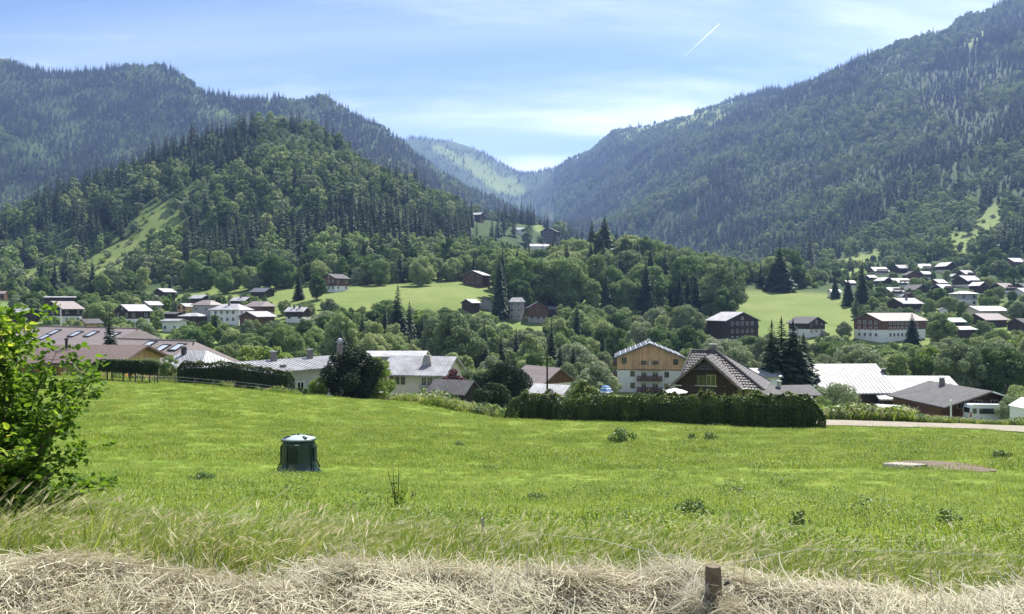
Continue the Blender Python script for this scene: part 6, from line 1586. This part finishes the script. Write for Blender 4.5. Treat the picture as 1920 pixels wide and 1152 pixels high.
pole('utility_pole', 'slim pole by the pale field behind the dark barn', 148, 345, 545, .12, WOOD_D)
pole('utility_pole', 'slim pole at the edge of the upper meadow', 826, 385, 540, .12, WOOD_D)
# ------------------------------------------------------------------ wire fence by the hedges
fn = empty('wire_fence', (0, 0, 0), 0, 'low wire fence on thin posts along the hedges at the field edge', 'fence')
fpts = []
for u, d_ in ((255, 66.5), (290, 66.8), (330, 67.5), (365, 68.5), (400, 69.5), (440, 70.5), (480, 72), (515, 73.5), (545, 75)):
    x, y = spot(u, d_); z = gz(x, y); fpts.append((x, y, z))
    MB().box(x - .03, x + .03, y - .03, y + .03, z - .2, z + .75).build('post', WOOD_G, fn)
for h_ in (.40, .68): MB().tube([(a, b, c + h_) for a, b, c in fpts], .012, 4).build('wire', TRIM_W, fn)
# contrail
ct_me = MB()
p0 = Vector(((1284 - UC) / F * 24000, 24000, (VC - 105) / F * 24000)); p1 = Vector(((1349 - UC) / F * 25000, 25000, (VC - 45) / F * 25000))
pts = [p0.lerp(p1, t) for t in np.linspace(0, 1, 14)]
ct_me.tube([tuple(p) for p in pts], [3 + 12 * min(1, t * 1.6) for t in np.linspace(0, 1, 14)], 8)
VAP = leaf_mat('ice_vapour', [(0.9, 0.9, 0.9), (0.85, 0.85, 0.88)], 0.6, 1.0, 0.001, 0.0)
tag(ct_me.build('contrail', VAP), 'thin white contrail crossing the pale sky above the valley', 'contrail')
# ------------------------------------------------------------------ cut hay along the verge
def hay_h(x, y):
    u = UC + F * x / np.maximum(y, 0.5)
    e = hay_edge(u) + 0.10 * fbm(x * 2.3, y * 2.3, 2)
    m = sstep(0.0, 0.55, e - y)
    return m * (0.05 + 0.12 * np.clip(fbm(x / 0.9, y / 0.55, 3) + 0.35, 0, 1) + 0.09 * np.exp(-((e - y - 0.5) / 0.35) ** 2) * (0.6 + fbm(x / 0.6 + 3, y * 0 + 1, 2))) - 0.02
gx = np.linspace(-5.2, 5.2, 260); gy_ = np.linspace(1.2, 5.9, 120)
XX, YY = np.meshgrid(gx, gy_); ZZ = ground(XX, YY) + hay_h(XX, YY) - 0.03 * (YY > hay_edge(UC + F * XX / YY))
ii = np.arange(XX.size).reshape(XX.shape)
ff = np.stack([ii[:-1, :-1], ii[:-1, 1:], ii[1:, 1:], ii[1:, :-1]], -1).reshape(-1, 4)
HAYBASE = mat('hay_litter', (0.30, 0.26, 0.17), 0.95, 0.35, 14, 0.8, 60, detail=8)
hayb = tag(link('cut_hay', np_mesh('cut_hay', np.stack([XX.ravel(), YY.ravel(), ZZ.ravel()], 1), ff, (HAYBASE,), smooth=True)), 'thick swath of dry pale cut hay lying along the near verge', 'hay', kind='stuff')
def wisp(seed, n, rad, lmin, lmax, up, wid=0.0017):
    rng = np.random.default_rng(seed); V, Q = [], []
    for k in range(n):
        a = rng.uniform(0, 6.28); r_ = rad * math.sqrt(rng.random()); p = np.array([r_ * math.cos(a), r_ * math.sin(a), rng.uniform(-.02, .05)])
        h = rng.normal(0, .55) + (0 if rng.random() < .6 else rng.uniform(0, 3.14)); L_ = rng.uniform(lmin, lmax); d = np.array([math.cos(h), math.sin(h), rng.normal(up, .22)]); w_ = wid * rng.uniform(.6, 1.7)
        curl = rng.normal(0, .5, 3) * np.array([1, 1, .6]) - np.array([0, 0, .35]); pr = None
        for s in range(5):
            sd_ = np.cross(d, [0, 0, 1.0]); sd_ = sd_ / (np.linalg.norm(sd_) + 1e-6) * w_ + np.array([0, 0, w_ * .5])
            V += [tuple(p - sd_), tuple(p + sd_)]
            if s: j = len(V) - 4; Q.append((j, j + 1, j + 3, j + 2))
            d = d + curl * .28; d = d / (np.linalg.norm(d) + 1e-6); p = p + d * L_ / 4
            p[2] = max(p[2], -.03)
    return np_mesh('wisp', np.array(V), np.array(Q), (M_HAY,))
HAYC = proto_coll('wisp', [wisp(600 + i, 150, .18, .06, .24, .0, .0013) for i in range(6)] + [wisp(620 + i, 40, .10, .12, .32, .35, .0014) for i in range(3)])
n = 8200
x = rng.uniform(-5.0, 5.0, n); y = rng.uniform(2.2, 5.9, n); u = UC + F * x / y
k = (y < hay_edge(u) + .06) & (u > -200) & (u < 2120); x, y, u = x[k], y[k], u[k]; n = len(x)
z = ground(x, y) + np.maximum(hay_h(x, y), 0) - .005
e_ = 0.03; gxs = (hay_h(x + e_, y) - hay_h(x - e_, y)) / (2 * e_); gys = (hay_h(x, y + e_) - hay_h(x, y - e_)) / (2 * e_)
rot = np.stack([np.arctan(gys) * .8, -np.arctan(gxs) * .8, rng.normal(0.1, .75, n) + 1.2 * fbm(x / .8, y / .8, 2)], 1)
ix = np.where(rng.random(n) < .025, rng.integers(6, 9, n), rng.integers(0, 6, n))
px0, py0 = spot(1338, 4.06)
q_ = 26; ax = px0 + rng.normal(0, .07, q_); ay = py0 + rng.normal(-.03, .05, q_); az_ = ground(ax, ay) + rng.uniform(.0, .30, q_)
x = np.r_[x, ax]; y = np.r_[y, ay]; z = np.r_[z, az_]; ix = np.r_[ix, rng.integers(0, 9, q_)]; rot = np.vstack([rot, np.stack([rng.normal(0, .5, q_), rng.normal(0, .5, q_), rng.uniform(0, 6.28, q_)], 1)]); n = len(x)
st_ = scatter('hay_strand', np.stack([x, y, z], 1), rot, np.where(np.arange(n) >= n - q_, .55, 1) * rng.uniform(.7, 1.25, n), ix, HAYC, hayb); st_['kind'] = 'stuff'
# ------------------------------------------------------------------ post and wire at the verge
POSTW = mat('old_post_wood', (0.13, 0.10, 0.065), 0.9, 0.35, 9, 0.7, 40)
x, y = spot(1338, 4.05); z = gz(x, y)
fp = empty('fence_post', (x, y, z), 0, 'short weathered fence post half buried in the hay', 'post')
MB().tube([(0, 0, -.2), (.004, 0, .1), (-.003, 0, .385)], [.052, .05, .04], 10).build('shaft', POSTW, fp)
MB().tube([(.045, -.045, .30), (.065, -.06, .32)], .008, 6).build('staple', DARKM, fp)
x, y = spot(914, 6.0); z = gz(x, y)
st = empty('fence_stake', (x, y, z), 0, 'thin leaning pale stake in the tall grass', 'stake')
MB().tube([(0, 0, -.1), (-.04, 0, .26)], .012, 6).build('shaft', mat('pale_stake', (.45, .40, .33), .8, .2), st); MB().tube([(-.04, 0, .25), (-.02, -.02, .27)], .006, 5).build('clip', DARKM, st)
wp = []
for u, v, d_ in ((-150, 935, 7.2), (360, 962, 6.6), (640, 978, 6.2), (905, 992, 5.95), (1120, 1012, 5.3), (1338, 1064, 4.08), (1500, 1030, 4.6), (1700, 1034, 4.8), (2080, 1050, 4.7)):
    wp.append(((u - UC) / F * d_, d_, -(v - VC) / F * d_))
tag(MB().tube(wp, .0015, 5).build('fence_wire', mat('white_wire', (.5, .5, .45), .6, .1)), 'thin white electric fence wire strung through the tall grass', 'wire')
# ------------------------------------------------------------------ hazel bush at the edge of the view
def leaf_mesh(seed, L_=.085, W_=.062):
    r_ = random.Random(seed); f = r_.uniform(.1, .3)
    v = [(0, 0, 0), (W_*.42, L_*.28, f*.02), (W_*.5, L_*.55, f*.03), (W_*.25, L_*.86, f*.01), (0, L_*1.04, -.012), (-W_*.25, L_*.86, f*.01), (-W_*.5, L_*.55, f*.03), (-W_*.42, L_*.28, f*.02), (0, L_*.28, -f*.03), (0, L_*.55, -f*.035), (0, L_*.86, -f*.03)]
    q = [(0, 1, 8, 8), (0, 8, 7, 7), (1, 2, 9, 8), (7, 8, 9, 6), (2, 3, 10, 9), (6, 9, 10, 5), (3, 4, 10, 10), (5, 10, 4, 4)]
    return np.array(v), [tuple(dict.fromkeys(a)) for a in q]
def leaf_obj_mesh(seed):
    v, q = leaf_mesh(seed); me = bpy.data.meshes.new('leaf'); me.from_pydata([tuple(p) for p in v], [], q); me.materials.append(M_BUSH); me.update(); return me
LEAVES = [leaf_obj_mesh(s) for s in range(5)]
hb_x, hb_y = -4.98, 6.9
hb = empty('hazel_bush', (hb_x, hb_y, gz(hb_x, hb_y) - .05), 0, 'bright leafy hazel bush filling the left edge of the foreground', 'bush')
br = random.Random(3); tips = []
stm = MB()
for k in range(84):
    a = br.uniform(0, 6.28); lean = br.uniform(.1, .75); h_ = br.uniform(0.55, 1.95) if k % 4 else br.uniform(.25, .6); bx0, by0 = br.uniform(-.45, .45), br.uniform(-.35, .35)
    ex, ey = bx0 + math.cos(a) * lean * (1.0 + .45 * (2 - h_)), by0 + math.sin(a) * lean * .9
    pts = [(bx0, by0, 0), (bx0 * .7 + ex * .3, by0 * .7 + ey * .3, h_ * .42), (bx0 * .3 + ex * .7, by0 * .3 + ey * .7, h_ * .78), (ex, ey, h_)]
    stm.tube(pts, [.014, .011, .007, .003], 5)
    for t in np.linspace(.12, 1, 15):
        i = min(2, int(t * 3)); f_ = t * 3 - i; p = Vector(pts[i]).lerp(Vector(pts[i + 1]), f_)
        for q in range(2):
            aa = br.uniform(0, 6.28); tw = p + Vector((math.cos(aa), math.sin(aa), br.uniform(-.1, .6))) * br.uniform(.08, .24)
            if t > .35: stm.tube([tuple(p), tuple(tw)], [.003, .0015], 3)
            tips.append((p, tw))
stm.build('stem', M_BARK, hb)
lv = []
for p, tw in tips:
    for q in range(12):
        pos = p.lerp(tw, br.uniform(.25, 1.15)) + Vector((br.uniform(-.05, .05), br.uniform(-.05, .05), br.uniform(-.04, .04)))
        e = Euler((br.gauss(.15, .6), br.gauss(0, .6), br.uniform(0, 6.28))); lv.append((pos, e, br.uniform(.4, .95)))
# leaves facing the viewer are built one by one, the rest as one mass
org = Vector(hb.location)
def score(l_):
    w_ = org + l_[0]; u = UC + F * w_.x / w_.y; v = VC - F * w_.z / w_.y
    return (0 if (-10 < u < 200 and 585 < v < 1030) else 10) + (w_.y) - .2 * l_[2]
lv.sort(key=score)
for k, (p, e, s) in enumerate(lv[:290]):
    o = link('leaf', LEAVES[k % 5], hb, p); o.rotation_euler = e; o.scale = (s, s, s)
V, Q = [], []
raw = [leaf_mesh(s) for s in range(5)]
mm = bpy.data.meshes.new('foliage'); 
for k, (p, e, s) in enumerate(lv[290:]):
    v, q = raw[k % 5]; M3 = np.array(e.to_matrix()) * s; b = len(V); V += [tuple(c) for c in (v @ M3.T + np.array(p))]; Q += [tuple(b + i for i in a) for a in q]
mm.from_pydata(V, [], Q); mm.materials.append(M_BUSH); mm.update()
fo = link('foliage', mm, hb); fo['kind'] = 'stuff'
# ------------------------------------------------------------------ weeds and saplings in the field
def weed(name, label, u, v_, d0, wid, hgt, mt, seed, size=.02, lobes=9, cat='weed', twigs=0):
    d_ = solve_d(u, v_, d0); x, y = spot(u, d_); r_ = np.random.default_rng(seed); lb = crown_lobes(r_, hgt, wid / 2, 0, lobes, 1, .75)
    o = empty(name, (x, y, gz(x, y) - .02), 0, label, cat)
    link('stem', np_mesh('stem', *trunk_np(r_, hgt, .006 + .004 * hgt, lb, 5), (M_BARK,)), o)
    link('foliage', np_mesh('foliage', *crown_leaves(r_, lb, 5.0 / size ** 2, size), (mt,)), o)
    for k in range(twigs):
        a = r_.uniform(-.4, .9); l_ = hgt * r_.uniform(1.0, 1.5)
        MB().tube([(0, 0, 0), (a * .35 * l_, r_.uniform(-.1, .1), .55 * l_), (a * .6 * l_, r_.uniform(-.1, .1), l_)], [.008, .006, .002], 5).build('twig', M_BARK, o)
    return o
weed('sapling', 'leafy sapling with bare twigs standing in the tall grass', 744, 958, 8.4, .26, .46, M_LIME, 701, .022, 9, 'sapling', 3)
weed('dead_twig', 'bare forked twig right of the leafy sapling', 772, 940, 8.6, .08, .14, M_WEED, 702, .015, 4, 'twig', 4)
for k, (u, v_, d0, w_, h_, lb) in enumerate([(1163, 828, 40, 1.5, .62, 'largest dark clump of nettles in mid field'), (1298, 824, 41, .6, .34, 'small weed left of the two field clumps by the hedge'), (1330, 828, 40, .9, .45, 'dark weed clump right of the largest nettles'),
                             (1498, 990, 9.5, .22, .20, 'dark thistle in the near right of the field'), (1778, 992, 9.0, .20, .24, 'dark dock plant near the right edge of the tall grass'), (1306, 972, 10, .40, .22, 'dark tangle of weeds beside the wire'),
                             (860, 835, 33, .5, .16, 'low dark weed in the middle of the field'), (1385, 930, 16, .5, .15, 'flat dark weed in the right of the field'), (1000, 940, 13, .4, .14, 'flat dark weed in the centre of the field'), (380, 905, 19, .5, .16, 'dark weed between the bush and the hay feeder'), (1875, 862, 33, .7, .40, 'thin tall weed near the right edge of the field')]):
    weed('weed_plant', lb, u, v_, d0, w_, h_, M_WEED, 720 + k, max(.012, w_ * .035), 9, 'weed')

# ------------------------------------------------------------------ labels that several trees share get their place from the left
_by = {}
for o in SC.objects:
    if o.parent is None and o.get('label'): _by.setdefault(o['label'], []).append(o)
_ord = ['first', 'second', 'third', 'fourth', 'fifth', 'sixth', 'seventh', 'eighth', 'ninth', 'tenth']
for _l, _os in _by.items():
    if len(_os) < 2: continue
    _os.sort(key=lambda o: o.location.x / max(o.location.y, 1))
    for k, o in enumerate(_os):
        if k < 10: o['label'] = _l.replace(' row of the ', ' row, ') + ', ' + _ord[k] + ' from left'
        if len(o['label'].split()) > 16: o['label'] = o['label'].replace('level with', 'by')
        while len(o['label'].split()) > 16: o['label'] = o['label'].split(' ', 1)[1]
# ------------------------------------------------------------------ air
top_z = float(V_[:, 2].max()) + 60
hz = MB().box(-6700, 6700, -6700, 6700, float(V_[:, 2].min()) - 1.2, top_z)
hm = bpy.data.materials.new('air'); hm.use_nodes = True
hn, hl = hm.node_tree.nodes, hm.node_tree.links
hn.clear()
ho = hn.new('ShaderNodeOutputMaterial'); hv = hn.new('ShaderNodeVolumePrincipled')
hv.inputs['Color'].default_value = (0.36, 0.54, 1.0, 1)
hv.inputs['Density'].default_value = HAZE
hv.inputs['Density Attribute'].default_value = ''
hv.inputs['Anisotropy'].default_value = 0.2
hl.new(hv.outputs[0], ho.inputs['Volume'])
haze = hz.build('haze', hm)
tag(haze, 'thin blue haze filling the air of the valley', 'haze', kind='stuff')
haze.display_type = 'WIRE'
